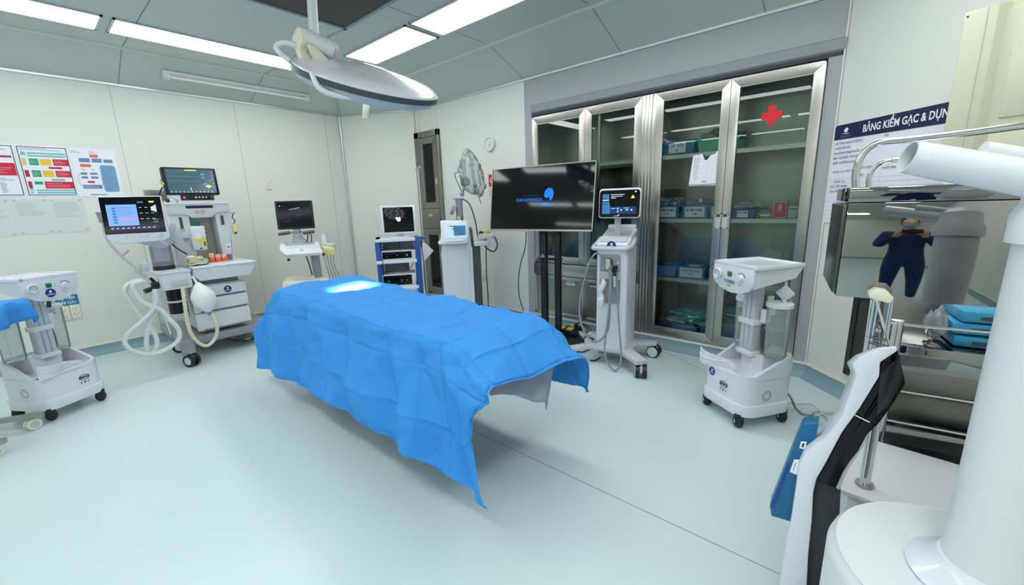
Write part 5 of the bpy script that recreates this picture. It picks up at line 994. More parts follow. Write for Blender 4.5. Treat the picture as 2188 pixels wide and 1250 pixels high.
m = MB(); m.M = Matrix.Translation((-.07, -.215, .70)) @ Matrix.Rotation(math.radians(6), 4, 'Y'); m.tube([(-.0, 0, .11), (.012, 0, .06), (-.012, 0, .0), (.008, 0, -.06), (.01, 0, -.13)], [.016, .026, .028, .022, .026, .027], 'white_gloss', 14, 4); m.box(-.015, .035, -.035, .01, -.14, -.06, 'white_gloss', .008); m.disc(.01, -.11, .003, -.0355, 'ink', 8); tag(m.build('handpiece', 'white_gloss', t), 'white handpiece hanging in front of the bay')
m = MB(); m.tube([(-0.053,-0.24,0.901),(-0.052,-0.22,0.961),(-0.075,-0.23,1.015),(-0.123,-0.24,1.035),(-0.184,-0.24,0.936),(-0.227,-0.24,0.784),(-0.263,-0.24,0.627),(-0.272,-0.24,0.492),(-0.248,-0.24,0.359),(-0.187,-0.24,0.254),(-0.114,-0.24,0.219),(-0.043,-0.24,0.266),(0.008,-0.24,0.371),(0.014,-0.23,0.544),(0.003,-0.21,0.795),(-0.012,-0.2,0.939)], .009, 'cable_grey', 8, 6); m.build('cable', 'cable_grey', t)
m = MB(); m.tube([(0.01,-0.2,0.928),(0.012,-0.22,0.713),(0.009,-0.25,0.505),(-0.013,-0.25,0.282),(-0.002,-0.3,0.166),(0.036,-0.33,0.072),(0.1,-0.34,0.016),(0.146,-0.33,0.061),(0.141,-0.28,0.162),(0.103,-0.23,0.381),(0.079,-0.21,0.589),(0.069,-0.2,0.714),(0.066,-0.2,0.86)], .0085, 'cable_grey', 8, 6); m.build('cable', 'cable_grey', t)
m = MB(); m.tube([(.042, -.2, .84), (.044, -.2, .74)], .012, 'light_grey'); m.build('cable_sleeve', 'light_grey', t)
m = MB(); Z0, Z1 = .12, .16
m.prism([(-.17, -.2), (-.10, -.21), (.10, -.21), (.31, -.40), (.385, -.33), (.19, -.10), (.20, .06), (.35, .16), (.33, .24), (.16, .19), (-.16, .19), (-.33, .24), (-.35, .16), (-.2, .06), (-.20, -.1), (-.36, -.28), (-.30, -.36)], Z0, Z1, 'z', 'light_grey', .008)
m.build('base', 'light_grey', t); m = MB(); m.box(-.12, .12, -.14, .12, .07, .11, 'grey_plastic', .01); m.build('underbody', 'grey_plastic', t)
for x, y, a in ((.335, -.345, .3), (.32, .20, 1.4), (-.31, -.3, .6), (-.32, .2, 1.2)): caster(t, x, y, .058, .055, a, 'black_plastic', 'white_gloss', 'light_grey', .125)

# ---------------------------------------------------------------- operating table and its drape
t = thing('operating_table', 'operating table hidden under the big blue drape in the middle of room', 'operating table', (-2.45, 1.5, 0), 0)
m = MB(); m.box(-1.13, 1.12, -.24, .26, .76, .815, 'black_plastic', .025); m.build('mattress', 'black_plastic', t)
m = MB(); m.box(-1.1, 1.1, -.24, .26, .725, .76, 'steel', .005); m.build('table_top', 'steel', t)
m = MB(); m.box(-.28, .12, -.14, .2, .16, .725, 'white_soft', .03); m.build('column', 'white_soft', t)
m = MB(); m.box(-.75, .55, -.12, .22, .07, .17, 'grey_plastic', .03); m.build('base', 'grey_plastic', t)
for x, y in ((-.68, -.08), (.48, -.08), (-.68, .18), (.48, .18)): caster(t, x, y, .03, .03, .3, top=.08)
K = [  # columns from the left end flap to the right end flap; rows from near hem over the top to far hem
 [(-4.06,1.13,.13),(-3.95,1.16,.42),(-3.86,1.20,.62),(-3.80,1.30,.75),(-3.84,1.65,.74),(-3.90,1.98,.72),(-3.95,2.08,.55),(-4.0,2.14,.3)],
 [(-3.70,1.12,.19),(-3.68,1.15,.45),(-3.66,1.19,.70),(-3.62,1.27,.862),(-3.68,1.65,.872),(-3.76,2.00,.855),(-3.80,2.10,.62),(-3.84,2.16,.32)],
 [(-3.20,1.09,.235),(-3.20,1.13,.50),(-3.20,1.17,.74),(-3.19,1.25,.868),(-3.2,1.60,.875),(-3.25,1.93,.868),(-3.26,2.03,.64),(-3.27,2.09,.36)],
 [(-2.75,1.08,.265),(-2.76,1.12,.52),(-2.77,1.16,.75),(-2.77,1.23,.868),(-2.77,1.55,.872),(-2.8,1.88,.868),(-2.8,1.98,.64),(-2.8,2.04,.38)],
 [(-2.30,1.07,.275),(-2.31,1.11,.52),(-2.32,1.15,.75),(-2.33,1.215,.868),(-2.33,1.52,.872),(-2.35,1.84,.868),(-2.35,1.94,.64),(-2.35,2.0,.38)],
 [(-1.88,1.07,.270),(-1.89,1.10,.52),(-1.90,1.145,.75),(-1.91,1.20,.868),(-1.91,1.50,.872),(-1.92,1.80,.868),(-1.92,1.91,.64),(-1.92,1.97,.38)],
 [(-1.55,1.07,.255),(-1.56,1.10,.50),(-1.57,1.14,.75),(-1.57,1.19,.868),(-1.57,1.48,.872),(-1.56,1.78,.868),(-1.56,1.91,.64),(-1.56,1.98,.38)],
 [(-1.27,1.10,.225),(-1.29,1.10,.48),(-1.31,1.13,.74),(-1.32,1.175,.862),(-1.31,1.47,.868),(-1.30,1.77,.862),(-1.29,1.93,.66),(-1.29,2.0,.39)],
 [(-1.075,1.06,.25),(-1.20,1.10,.55),(-1.12,1.12,.695),(-1.13,1.18,.735),(-1.12,1.45,.70),(-1.10,1.70,.695),(-1.10,1.90,.62),(-1.14,1.97,.40)],
]
def cr(p0, p1, p2, p3, t): return .5 * ((2 * p1) + (p2 - p0) * t + (2 * p0 - 5 * p1 + 4 * p2 - p3) * t * t + (3 * p1 - p0 - 3 * p2 + p3) * t ** 3)
KV = [[Vector(p) for p in c] for c in K]
def ev(u, v):
    def row(c):
        i = min(int(v), 6); f = v - i; g = lambda k: c[max(0, min(7, k))]; return cr(g(i - 1), g(i), g(i + 1), g(i + 2), f)
    i = min(int(u), 7); f = u - i; g = lambda k: row(KV[max(0, min(8, k))]); return cr(g(i - 1), g(i), g(i + 1), g(i + 2), f)
NU, NV = 330, 230
us = [8 * i / NU for i in range(NU + 1)]; vs = [7 * j / NV for j in range(NV + 1)]
# fold creases of the once-folded sheet, and soft random buckles
def tri(x): x = x - math.floor(x); return 1 - abs(2 * x - 1)
G = []
for u in us:
    for v in vs:
        p = ev(u, v); e = .02; n_ = (ev(min(8, u + e), v) - ev(max(0, u - e), v)).cross(ev(u, min(7, v + e)) - ev(u, max(0, v - e))).normalized()
        G.append((p, n_))
RH = {}
def hh(i, j, s_):
    k = (i, j, s_)
    if k not in RH: RH[k] = random.Random(i * 7919 + j * 104729 + s_ * 31).uniform(-1, 1)
    return RH[k]
def facet(a, b, f_, amp, s_):
    """flat triangular facets between the fold lines, as in a sheet that was folded small"""
    a, b = a * f_, b * f_; i, j = math.floor(a), math.floor(b); x, y = a - i, b - j
    z00, z10, z01, z11 = hh(i, j, s_), hh(i + 1, j, s_), hh(i, j + 1, s_), hh(i + 1, j + 1, s_)
    if (i + j) % 2: return amp * (z00 + (z10 - z00) * x + (z11 - z10) * y if x > y else z00 + (z01 - z00) * y + (z11 - z01) * x)
    return amp * (z00 + (z10 - z00) * x + (z01 - z00) * y if x + y < 1 else z11 + (z01 - z11) * (1 - x) + (z10 - z11) * (1 - y))
V = []; ti = 0
for i, u in enumerate(us):
    for j, v in enumerate(vs):
        p, n_ = G[i * (NV + 1) + j]; skirt = max(0, min(1, (3.0 - v) / 1.2)) if v < 3.6 else max(0, min(1, (v - 5) / 1.2)); topw = 1 - skirt
        a = u * 1.52 + .06 * math.sin(v * 1.3); b = v * .98 + .05 * math.sin(u * 1.7) + .13
        fa, fb = a - round(a), b - round(b)
        par = 1 if (round(a) % 2) == 0 else -1; pbr = 1 if (round(b) % 2) == 0 else -1
        h = -par * .011 * math.exp(-abs(fa) / .028) - pbr * .010 * math.exp(-abs(fb) / .03) + (.4 + .6 * skirt) * facet(a, b, 1.0, .032, 1) + (.7 + .3 * skirt) * facet(a * .9 + b * .5, b * 1.1 - a * .35, 1.9, .016, 2)
        q = Vector((p.x * 4.2, p.y * 4.2, p.z * 4.2))
        d = noise.voronoi(q * 1.15 + Vector((3, 1, 7)))[0]; h += .010 * min(.6, (d[1] - d[0])) - .004
        h += .009 * noise.noise(q * .9) + .004 * noise.noise(q * 3.1)
        w = skirt * (.010 + .020 * max(0, (3.0 - v) / 3.0)) if v < 4 else skirt * .02
        h += w * (math.sin(p.x * 11 + 1.2 * math.sin(p.x * 3.3) + .5 * v) + .5 * math.sin(p.x * 23 + 2 + v))
        # diagonal tension pleats from the table corner down the near side
        if v < 3.4: h += .014 * math.exp(-((u - (6.9 + .35 * (3 - v) - .4)) / .16) ** 2) * min(1, max(0, 3.4 - v)) - .012 * math.exp(-((u - (1.35 - .22 * (3 - v))) / .22) ** 2) * min(1, max(0, 3.4 - v))
        k = 1 if v > .05 else .6
        V.append(tuple(p - n_ * (-h) * k if n_.z > -2 else p))
F = []
for i in range(NU):
    for j in range(NV): a = i * (NV + 1) + j; F.append([a, a + NV + 1, a + NV + 2, a + 1])
m = MB(); m.raw(V, F, 'blue_drape'); dr = m.build('surgical_drape', 'blue_drape', None, 70)
tag(dr, 'large crumpled light blue surgical drape spread over the operating table', 'surgical drape')
md = dr.modifiers.new('thickness', 'SOLIDIFY'); md.thickness = .0015; md.offset = -1
# grey under-sheet hanging out at the foot end
V = []; F = []; q0 = [(-1.25, 1.20, .76), (-1.24, 1.40, .77), (-1.23, 1.60, .76), (-1.22, 1.76, .74)]; q1 = [(-1.21, 1.22, .66), (-1.20, 1.38, .60), (-1.20, 1.55, .49), (-1.19, 1.66, .47)]
for i in range(31):
    s_ = i / 30 * 3; k = min(2, int(s_)); f = s_ - k; a = Vector(q0[k]).lerp(Vector(q0[k + 1]), f); b = Vector(q1[k]).lerp(Vector(q1[k + 1]), f)
    if 26 <= i <= 28: b.z -= .05
    for j in range(21): p = a.lerp(b, j / 20); p.x += .012 * math.sin(s_ * 5 + j * .1) * j / 20; V.append(tuple(p))
for i in range(30):
    for j in range(20): a = i * 21 + j; F.append([a, a + 21, a + 22, a + 1])
m = MB(); m.raw(V, F, 'grey_sheet'); o = m.build('grey_sheet', 'grey_sheet', None, 60); o.modifiers.new('thickness', 'SOLIDIFY').thickness = .002
tag(o, 'grey cloth hanging down below the drape at the near end of the table', 'sheet')

# ---------------------------------------------------------------- surgical lamp
LO = Vector((-2.5, 1.3, 3.1)); LC = Vector((-2.50, 1.58, 2.285))
t = thing('surgical_lamp', 'white surgical lamp dish hanging from the ceiling over the draped table', 'surgical lamp', tuple(LO), 0)
n_ = Vector((.42, -.05, .9)).normalized(); e1 = Vector((.492, .848, -.197)); e1 = (e1 - n_ * e1.dot(n_)).normalized(); e2 = n_.cross(e1)
DM = Matrix.Translation(LC - LO) @ Matrix(((e1.x, e2.x, n_.x, 0), (e1.y, e2.y, n_.y, 0), (e1.z, e2.z, n_.z, 0), (0, 0, 0, 1)))
W2 = Matrix.Translation(-LO)
m = MB(); m.M = DM; m.lathe([(.43, .0), (.428, .012), (.40, .028), (.30, .045), (.18, .058), (.10, .075), (.001, .08)], (0, 0, 0), 'white_gloss', 64); m.build('dish_cover', 'white_gloss', t, 50)
m = MB(); m.M = DM; m.lathe([(.425, .002), (.436, 0), (.436, -.03), (.42, -.034)], (0, 0, 0), 'lamp_rim', 64); m.build('rim_band', 'lamp_rim', t)
m = MB(); m.M = DM; m.lathe([(.422, -.03), (.405, -.06), (.35, -.085), (.2, -.095), (.001, -.095)], (0, 0, 0), 'light_grey', 64); m.build('lower_shell', 'light_grey', t)
m = MB(); m.M = DM
for r, k in ((.075, 6), (.16, 12)): [m.cyl((r * math.cos(2 * PI * i / k), r * math.sin(2 * PI * i / k), -.090), (r * math.cos(2 * PI * i / k), r * math.sin(2 * PI * i / k), -.0965), .022, m='lamp_led', seg=12) for i in range(k)]
m.build('led_lenses', 'lamp_led', t)
m = MB(); m.M = W2; m.tube([(-2.5, 1.3, 3.1), (-2.56, 1.33, 2.95), (-2.63, 1.345, 2.75), (-2.65, 1.335, 2.49)], .028, 'white_plastic', 14, 6); m.build('stem', 'white_plastic', t)
m = MB(); m.lathe([(.001, 0), (.09, 0), (.11, -.03), (.08, -.06), (.001, -.07)][::-1], (0, 0, 0), 'white_plastic', 32); m.build('ceiling_mount', 'white_plastic', t)
m = MB(); m.M = W2; m.prism([(0, 0)] * 0 + [(-2.73, 2.50), (-2.66, 2.535), (-2.61, 2.52), (-2.62, 2.45), (-2.66, 2.42), (-2.63, 2.36), (-2.59, 2.31), (-2.62, 2.30), (-2.69, 2.36), (-2.71, 2.42), (-2.75, 2.46)], 1.24, 1.30, 'y', 'cream_plastic', .01); m.build('yoke', 'cream_plastic', t)
m = MB(); m.M = W2; m.cyl((-2.665, 1.26, 2.50), (-2.60, 1.43, 2.435), .048, m='white_plastic'); m.cyl((-2.60, 1.43, 2.435), (-2.595, 1.445, 2.43), .044, .03, 'light_grey'); m.build('pivot_housing', 'white_plastic', t)
m = MB(); m.M = W2; m.prism([(1.27, 2.44), (1.33, 2.43), (1.43, 2.335), (1.44, 2.31), (1.40, 2.315), (1.30, 2.37)], -2.63, -2.60, 'x', 'cream_plastic', .006); m.build('dish_bracket', 'cream_plastic', t)
m = MB(); m.M = W2; m.tube([(-2.68, 1.26, 2.44), (-2.725, 1.19, 2.455), (-2.755, 1.155, 2.43), (-2.735, 1.18, 2.385), (-2.70, 1.235, 2.345), (-2.66, 1.29, 2.35)], .017, 'white_plastic', 10); m.build('rear_handle', 'white_plastic', t)
m = MB(); m.M = W2; m.tube([(-2.39, 1.17, 2.215), (-2.36, 1.18, 2.147), (-2.338, 1.218, 2.118), (-2.303, 1.278, 2.103), (-2.272, 1.331, 2.106), (-2.27, 1.40, 2.14)], .016, 'white_plastic', 10); m.build('side_handle', 'white_plastic', t)
m = MB(); m.M = DM; m.cyl((0, 0, -.09), (0, 0, -.235), .024, .019, 'cream_plastic'); m.build('sterile_handle', 'cream_plastic', t)
sl = bpy.data.lights.new('surgical_lamp_beam', 'SPOT'); sl.energy = 4200; sl.spot_size = math.radians(11); sl.spot_blend = 1; sl.shadow_soft_size = .12; sl.color = (1, .98, .95)
so = bpy.data.objects.new('surgical_lamp_beam', sl); COL.objects.link(so); so.parent = t; so.location = (LC - LO) - n_ * .20
so.rotation_euler = (Vector((-3.13, 1.66, .87)) - (LC - n_ * .2)).to_track_quat('-Z', 'Y').to_euler()
# ---------------------------------------------------------------- beige ceiling pendant
t = thing('ceiling_pendant', 'beige ceiling supply pendant at the upper right, covering the checklist board end', 'ceiling pendant', (.888, 2.7, 1.5), -20)
m = MB(); m.prism(rrect(-.71, -.15, .02, .22, .02), .04, .75, 'z', 'beige_paint', .004); m.prism([(-.712, .0), (-.60, .0), (-.60, .03), (-.712, .03)], .04, .775, 'z', 'beige_paint', .006); m.prism([(-.632, -.012), (-.604, -.004), (-.57, .03), (-.632, .03)], .04, .775, 'z', 'beige_paint', .002); m.build('housing', 'beige_paint', t)
m = MB(); m.box(-.545, -.16, .012, .024, .30, .60, 'beige_paint', .003); m.box(-.565, -.16, .012, .024, .05, .27, 'beige_paint', .003); m.build('access_panel', 'beige_paint', t)
m = MB(); m.rect(-.634, -.632, .05, .77, -.0132, 'print_grey'); m.disc(-.70, .755, .004, -.0015, 'ink', 8); m.build('panel_joint', 'print_grey', t, 0)
m = MB(); m.cyl((-.57, .1, .73), (-.42, .12, 1.60), .045, m='beige_paint'); m.build('suspension_tube', 'beige_paint', t)
m = MB(); m.box(-.68, -.5, -.02, .1, .0, .045, 'cream_plastic', .015); m.build('lower_cap', 'cream_plastic', t)
# ---------------------------------------------------------------- polished steel box on its own stand, close behind the drum
t = thing('steel_box_stand', 'mirror polished steel box with curved rails on a stand, in front of the checklist board', 'instrument stand', (0, 1.45, 0), 8)
c4 = [(-0.056,1.51),(-0.048,1.473),(-0.05,1.216),(0.256,1.213)]
zt, zs, zb, xl = c4[0][1], c4[1][1], c4[2][1], c4[2][0]
m = MB(); m.box(xl, .52, 0, .29, zb, zs - .003, 'mirror_steel', .0015); m.box(xl - .001, .52, -.003, .29, zs, zt, 'mirror_steel', .002); m.box(xl - .01, xl - .001, .0, .29, zb + .01, zs - .008, 'steel_dark', .002); m.build('box_body', 'mirror_steel', t)
m = MB(); m.tube([(-0.036,0.015,1.502),(-0.041,0.015,1.548),(-0.035,0.015,1.589),(-0.017,0.015,1.614),(0.007,0.015,1.622),(0.068,0.015,1.623),(0.243,0.015,1.633)] + [(.52, .015, 1.66)], .0085, 'chrome', 12, 5); m.build('outer_rail', 'chrome', t)
m = MB(); m.tube([(-0.003,0.07,1.501),(-0.005,0.07,1.541),(0.008,0.07,1.569),(0.035,0.07,1.577),(0.085,0.07,1.579)] + [(.52, .07, 1.59)], .0062, 'chrome', 12, 5); m.build('inner_rail', 'chrome', t)
m = MB()
for a in ([(0.053,0.12,1.19),(0.052,0.12,1.034)], [(0.057,0.12,1.191),(0.103,0.12,1.054)], [(0.05,0.14,1.185),(0.053,0.14,1.009)], [(0.049,0.12,1.078),(0.097,0.12,1.071)], [(0.049,0.12,1.06),(0.097,0.12,1.053)]): m.tube(a, .0035, 'chrome', 8, 0)
m.ball([(0.073,0.12,1.099)][0], .008, 'chrome', 14); m.build('folding_bracket', 'chrome', t)
m = MB(); pc = [(0.039,-0.02,1.232)][0]; m.M = Matrix.Translation(pc) @ Matrix.Rotation(.18, 4, 'Y') @ Matrix.Diagonal((.7, .7, .7, 1)); m.prism([(-.036, .0), (-.02, .022), (.012, .024), (.04, .002), (.036, -.022), (-.026, -.018)], -.02, .028, 'y', 'cream_plastic', .004); m.build('clamp_knob', 'cream_plastic', t)
pp = [(0.129,0.27,1.089)][0]
m = MB(); m.cyl((pp[0], .27, .51), (pp[0], .27, pp[2]), .0155, m='chrome'); m.cyl((pp[0] - .012, .262, .9), (pp[0] - .012, .262, zb + .02), .007, m='chrome'); m.build('post', 'chrome', t)
m = MB(); m.cyl((pp[0], .27, .503), (pp[0], .27, .512), .026, m='steel'); m.build('foot', 'steel', t)
# ---------------------------------------------------------------- polished steel trolley with shelves, farther back
t = thing('steel_trolley', 'polished steel trolley with shelves and guard rods behind the low white cabinet', 'steel trolley', (0, 2.15, 0), 8)
for x, y in ((.13, .0), (.78, .0), (.13, .38), (.78, .38)): m = MB(); m.cyl((x, y, .09), (x, y, 1.0), .02, m='chrome'); m.build('post', 'chrome', t); caster(t, x, y, .035, .03, .8)
for z in (.985, .71, .575): m = MB(); m.cyl((.14, 0, z), (.78, 0, z), .006, m='chrome', seg=10); m.build('guard_rod', 'chrome', t)
for z0, z1 in ((.80, .90), (.48, .555), (.20, .25)): m = MB(); m.box(.13, .80, .0, .39, z0, z1, 'mirror_steel', .002); m.build('shelf', 'mirror_steel', t)
m = MB(); m.box(.11, .80, .385, .395, .20, 1.14, 'steel', .001); m.build('back_sheet', 'steel', t)
for k, (z, x) in enumerate(((.905, .31), (.955, .30), (1.003, .32))):
    q = MB(); q.M = Matrix.Translation((0, 2.15, 0)) @ Matrix.Rotation(math.radians(8), 4, 'Z'); q.box(x, x + .32, .06, .30, z, z + .042, 'pack_blue', .006); o = q.build('wrapped_pack', 'pack_blue'); tag(o, ['bottom bright blue wrapped pack on the steel trolley shelf', 'middle bright blue wrapped pack on the steel trolley shelf', 'topmost bright blue wrapped pack on the steel trolley shelf'][k], 'wrapped pack', 'blue packs on the steel trolley')
    q = MB(); q.M = Matrix.Translation((0, 2.15, 0)) @ Matrix.Rotation(math.radians(8), 4, 'Z'); q.box(x + .05, x + .3, .056, .0595, z + .012, z + .026, 'dark_grey', .001); q.build('flap', 'dark_grey', o)
pouch('clear_wrapper', 'crumpled clear wrapper at the left end of the blue packs', tuple(Matrix.Translation((0, 2.15, 0)) @ Matrix.Rotation(math.radians(8), 4, 'Z') @ Vector((.27, .13, .97))), (.06, .12, .11), 'film', 90, None, 0, 'plastic wrapper')
# ---------------------------------------------------------------- white low cabinet behind the drum
t = thing('white_cabinet', 'low white cabinet with a flat top behind the round white drum', 'cabinet', (.028, 1.66, 0), -5)
m = MB(); m.box(.02, .52, .02, .43, .04, .485, 'white_soft', .008); m.build('body', 'white_soft', t)
m = MB(); m.box(0, .54, 0, .455, .485, .502, 'white_soft', .003); m.build('top', 'white_soft', t)
# ---------------------------------------------------------------- round white drum with post and open tube
t = thing('drum_stand', 'round white drum base with a thick post and an open side tube, nearest the viewer', 'equipment stand', (.266, 1.151, 0), 0)
prof = [(.001, .02), (.245, .02), (.258, .04), (.258, .672), (.252, .69), (.243, .698)]
r = .243
while r > .11: prof += [(r, .7007), (r - .003, .6990)]; r -= .0075
prof += [(.105, .70), (.001, .70)]
m = MB(); m.lathe(prof, (0, 0, 0), 'white_plastic', 96); m.build('drum', 'white_plastic', t, 60)
m = MB(); m.lathe([(.118, .698), (.122, .706), (.112, .716), (.088, .726), (.076, .75)], (0, 0, 0), 'white_gloss', 64); m.build('flange', 'white_gloss', t, 60)
m = MB(); m.lathe([(.07, .715), (.068, 1.2), (.0665, 1.42)], (0, 0, 0), 'white_plastic', 64); m.build('post', 'white_plastic', t)
m = MB(); m.lathe([(.0675, 1.40), (.077, 1.402), (.077, 1.45), (.068, 1.47), (.064, 1.52), (.04, 1.545), (.001, 1.55)], (0, 0, 0), 'white_plastic', 64); m.build('post_head', 'white_plastic', t)
m = MB(); a = Vector((-.228, -.088, .059 + 1.5)); b = Vector((-.02, -.01, 1.497)); d = (b - a).normalized()
seg = 40; R0 = m.ring(a, d, .0285, seg); R1 = m.ring(b, d, .0305, seg); R2 = m.ring(a, d, .025, seg); R3 = m.ring(a + d * .2, d, .026, seg)
m.raw(R2 + R0 + R1, [[k, (k + 1) % seg, seg + (k + 1) % seg, seg + k] for k in range(seg)] + [[seg + k, seg + (k + 1) % seg, 2 * seg + (k + 1) % seg, 2 * seg + k] for k in range(seg)], 'white_gloss')
m.raw(R3 + R2, [[k, (k + 1) % seg, seg + (k + 1) % seg, seg + k] for k in range(seg)] + [list(range(seg))], 'white_soft'); tag(m.build('side_tube', 'white_gloss', t, 50), 'open ended white tube')
m = MB(); m.tube([(-.13, -.035, 1.565), (-.06, -.01, 1.545), (0, 0, 1.53)], .014, 'white_plastic', 12, 4); m.build('tube_brace', 'white_plastic', t)
# ---------------------------------------------------------------- black and white laser console
CR = 4.236; t = thing('laser_console', 'black and white laser console seen from its side, left of the drum', 'laser console', (-.1, 1.35, 0), CR)
WP_ = [(0.186,1.121),(0.156,1.112),(0.123,1.084),(0.107,1.057),(0.119,1.028),(0.113,0.989),(0.106,0.941),(0.102,0.908),(0.088,0.865),(0.071,0.826),(0.048,0.792),(0.033,0.767),(0.024,0.727),(0.023,0.648),(0.022,0.534),(0.018,0.414)]
WR = [(0.081,0.33),(0.074,0.445),(0.071,0.558),(0.065,0.651),(0.068,0.698),(0.084,0.757),(0.098,0.817),(0.109,0.861),(0.137,0.941),(0.164,1.036),(0.161,1.073),(0.189,1.109)]
m = MB(); m.prism(WP_ + [(.008, .04), (.07, .04)] + WR, -.01, .15, 'y', 'white_gloss', .004); m.V = [(v[0], v[1], v[2] - (.045 * v[2] if v[1] > .07 else 0)) for v in m.V]; m.build('front_shell', 'white_gloss', t)
BK = [(0.189,1.109),(0.161,1.073),(0.164,1.036),(0.137,0.941),(0.109,0.861),(0.098,0.817),(0.084,0.757),(0.068,0.698),(0.077,0.682),(0.112,0.683),(0.122,0.738),(0.133,0.776),(0.146,0.81),(0.158,0.863),(0.177,0.903),(0.197,0.962),(0.214,1.025)]
m = MB(); m.prism([(p[0] + .002, p[1]) for p in BK], .0, .145, 'y', 'black_gloss', .003); m.V = [(v[0], v[1], v[2] - (.045 * v[2] if v[1] > .07 else 0)) for v in m.V]; m.build('side_fascia', 'black_gloss', t)
m = MB(); m.prism([(0.166,1.042),(0.196,1.094),(0.209,1.035),(0.191,0.956),(0.171,0.926)], -.0035, .005, 'y', 'display_dark', .001); m.build('touch_display', 'display_dark', t)
m = MB(); p = [(0.128,0.917),(0.161,0.905),(0.16,0.902),(0.128,0.914)]; m.poly(p, -.004, 'white_print'); m.build('white_seam_line', 'white_print', t, 0)
m = MB(); m.prism([(0.154,0.898),(0.144,0.832),(0.133,0.785),(0.119,0.735),(0.112,0.68),(0.122,0.672),(0.125,0.688),(0.137,0.75),(0.158,0.823),(0.168,0.882)], .01, .14, 'y', 'light_grey', .002); m.build('rear_trim', 'light_grey', t)
m = MB(); m.prism([(.068, .05), (.135, .05), (.14, .50), (.128, .66), (.118, .70), (.066, .70)], .03, .14, 'y', 'column_dark', .004); m.build('column', 'column_dark', t)
m = MB(); m.box(.0, .18, .0, .2, .0, .06, 'grey_plastic', .01); m.build('foot', 'grey_plastic', t)
m = MB(); A_ = [(0.024,0.826),(0.059,0.84),(0.038,0.487),(-0.029,0.482),(-0.037,0.515),(0.018,0.814)]; m.prism(A_, .055, .11, 'y', 'pocket_blue', .003); pk = m.build('document_pocket', 'pocket_blue', t); tag(pk, 'blue sheet metal pocket on the far side of the console')
m = MB(); L1 = [(-0.006,0.682),(0.002,0.684),(-0.026,0.515),(-0.035,0.516)]; m.poly(L1, .052, 'deep_blue'); m.build('folded_edge', 'deep_blue', pk, 0)
m = MB(); m.poly([(0.022,0.771),(0.036,0.774),(0.034,0.748),(0.02,0.747)], .0515, 'white_print'); m.poly([(0.026,0.766),(0.032,0.767),(0.03,0.753),(0.025,0.753)], .051, 'ink'); m.poly([(0.011,0.706),(0.028,0.711),(0.023,0.656),(0.004,0.66)], .0515, 'white_print'); m.poly([(0.014,0.696),(0.018,0.698),(0.013,0.665),(0.011,0.666)], .051, 'print_grey'); m.build('sticker', 'white_print', pk, 0)
m = MB(); m.prism([(0.063,0.766),(0.096,0.765),(0.082,0.719),(0.055,0.718)], .11, .14, 'y', 'white_soft'); m.build('pocket_papers', 'white_soft', pk)
g = MB(); g.tube([(-0.137,3.353,0.008),(-0.106,3.393,0.008),(-0.053,3.376,0.008),(-0.013,3.343,0.008)], .005, 'cable_white'); g.tube([(-0.018,3.443,0.008),(-0.079,3.381,0.008),(-0.116,3.288,0.008),(-0.117,3.21,0.008),(-0.078,3.194,0.008)], .005, 'cable_white'); tag(g.build('white_cable', 'cable_white'), 'coiled white cable on the floor just behind the blue pocket', 'cable')

# ---------------------------------------------------------------- the photographer, standing behind the camera and mirrored in the polished trolley
t = thing('person', 'person in navy scrubs holding a phone, seen mirrored in the polished steel box', 'person', (.33, -.47, 0), 183); t.scale = (1.08,) * 3
def skin(name, verts, edges, radii, m, root=0, lv=2):
    me = bpy.data.meshes.new(name); me.from_pydata(verts, edges, []); o = bpy.data.objects.new(name, me); COL.objects.link(o); o.parent = t
    o.modifiers.new('skin', 'SKIN').use_smooth_shade = True
    for i, r in enumerate(radii): me.skin_vertices[0].data[i].radius = (r, r) if not isinstance(r, tuple) else r
    me.skin_vertices[0].data[root].use_root = True; s_ = o.modifiers.new('sub', 'SUBSURF'); s_.levels = lv; s_.render_levels = lv; me.materials.append(MATS[m]); return o
B = [(0, 0, .92), (0, 0, 1.12), (0, 0, 1.32), (0, .0, 1.43), (.19, 0, 1.39), (-.19, 0, 1.39), (.26, -.08, 1.16), (-.26, -.08, 1.16), (.12, -.22, 1.34), (-.12, -.22, 1.34), (.10, 0, .86), (-.10, 0, .86), (.12, -.02, .48), (-.12, -.02, .48), (.13, 0, .10), (-.13, 0, .10)]
E_ = [(0, 1), (1, 2), (2, 3), (2, 4), (2, 5), (4, 6), (5, 7), (6, 8), (7, 9), (0, 10), (0, 11), (10, 12), (11, 13), (12, 14), (13, 15)]
b = skin('body', B, E_, [(.16, .12), (.15, .11), (.17, .11), (.06, .06), .075, .075, .055, .055, .04, .04, .11, .11, .075, .075, .05, .05], 'scrubs')
hd = MB(); bm = bmesh.new(); bmesh.ops.create_uvsphere(bm, u_segments=28, v_segments=20, radius=1)
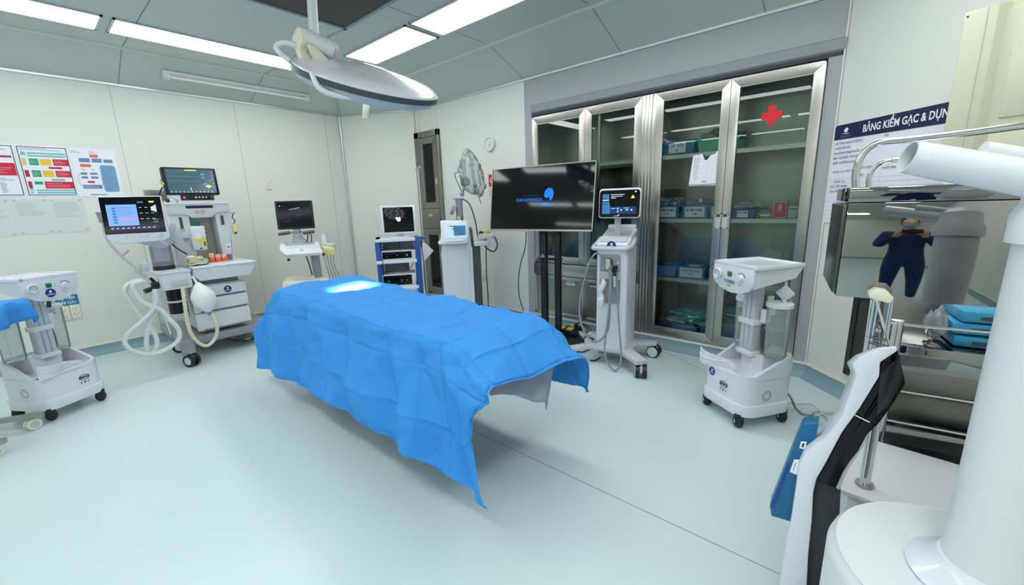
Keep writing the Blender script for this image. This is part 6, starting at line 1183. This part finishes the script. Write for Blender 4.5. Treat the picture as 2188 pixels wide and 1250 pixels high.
for v in bm.verts:
    x, y, z = v.co; v.co = Vector((x * .075 * (1 - .18 * max(0, -z)), y * .095 - .012 * max(0, -z), z * .115)); 
    if y < -.85 and abs(x) < .3: v.co.y -= .018 * max(0, 1 - abs(z + .15) * 3)
hd.M = Matrix.Translation((0, -.02, 1.60)); hd.bmx(bm, 'skin'); hd.M = Matrix.Identity(4)
for s_ in (-1, 1): hd.ball((s_ * .076, -.01, 1.59), (.01, .02, .03), 'skin', 10); hd.ball((s_ * .028, -.108, 1.612), (.012, .008, .007), 'white_print', 10); hd.ball((s_ * .028, -.115, 1.612), (.005, .004, .005), 'ink', 8)
hd.cyl((0, 0, 1.42), (0, -.01, 1.53), .052, m='skin'); h_ = hd.build('head', 'skin', b, 60)
m = MB(); m.lathe([(.001, .14), (.05, .125), (.082, .08), (.092, .02), (.085, -.02)], (0, .0, 1.60), 'hair', 28, .92, 1.12); m.build('hair', 'hair', h_)
m = MB(); m.ball((0, -.085, 1.545), (.058, .036, .045), 'print_lightblue', 18); m.build('face_mask', 'print_lightblue', h_)
for s_ in (-1, 1):
    w = Vector((s_ * .12, -.22, 1.34)); V = [tuple(w), tuple(w + Vector((-s_ * .02, -.05, .04))), tuple(w + Vector((-s_ * .03, -.09, .08)))]; E2 = [(0, 1), (1, 2)]; R_ = [.03, .036, .03]
    for k in range(4):
        a = Vector((-s_ * (.045 + .004 * k), -.105 + .008 * k, .10 - .022 * k)); n0 = len(V); V += [tuple(w + a), tuple(w + a + Vector((-s_ * .028, -.02, .018))), tuple(w + a + Vector((-s_ * (.052 - .004 * k), -.012, .022)))]; E2 += [(2, n0), (n0, n0 + 1), (n0 + 1, n0 + 2)]; R_ += [.0095, .009, .0078]
    n0 = len(V); V += [tuple(w + Vector((-s_ * .01, -.095, .05))), tuple(w + Vector((-s_ * .035, -.10, .035)))]; E2 += [(1, n0), (n0, n0 + 1)]; R_ += [.011, .009]
    skin('hand', V, E2, R_, 'skin', 0, 1)
ph = thing('phone', 'black phone held up in both hands by the mirrored person', 'phone', (.33, -.47, 0), 183); ph.scale = (1.08,) * 3
m = MB(); m.box(-.078, .078, -.345, -.337, 1.385, 1.46, 'black_plastic', .004); m.build('phone_body', 'black_plastic', ph)
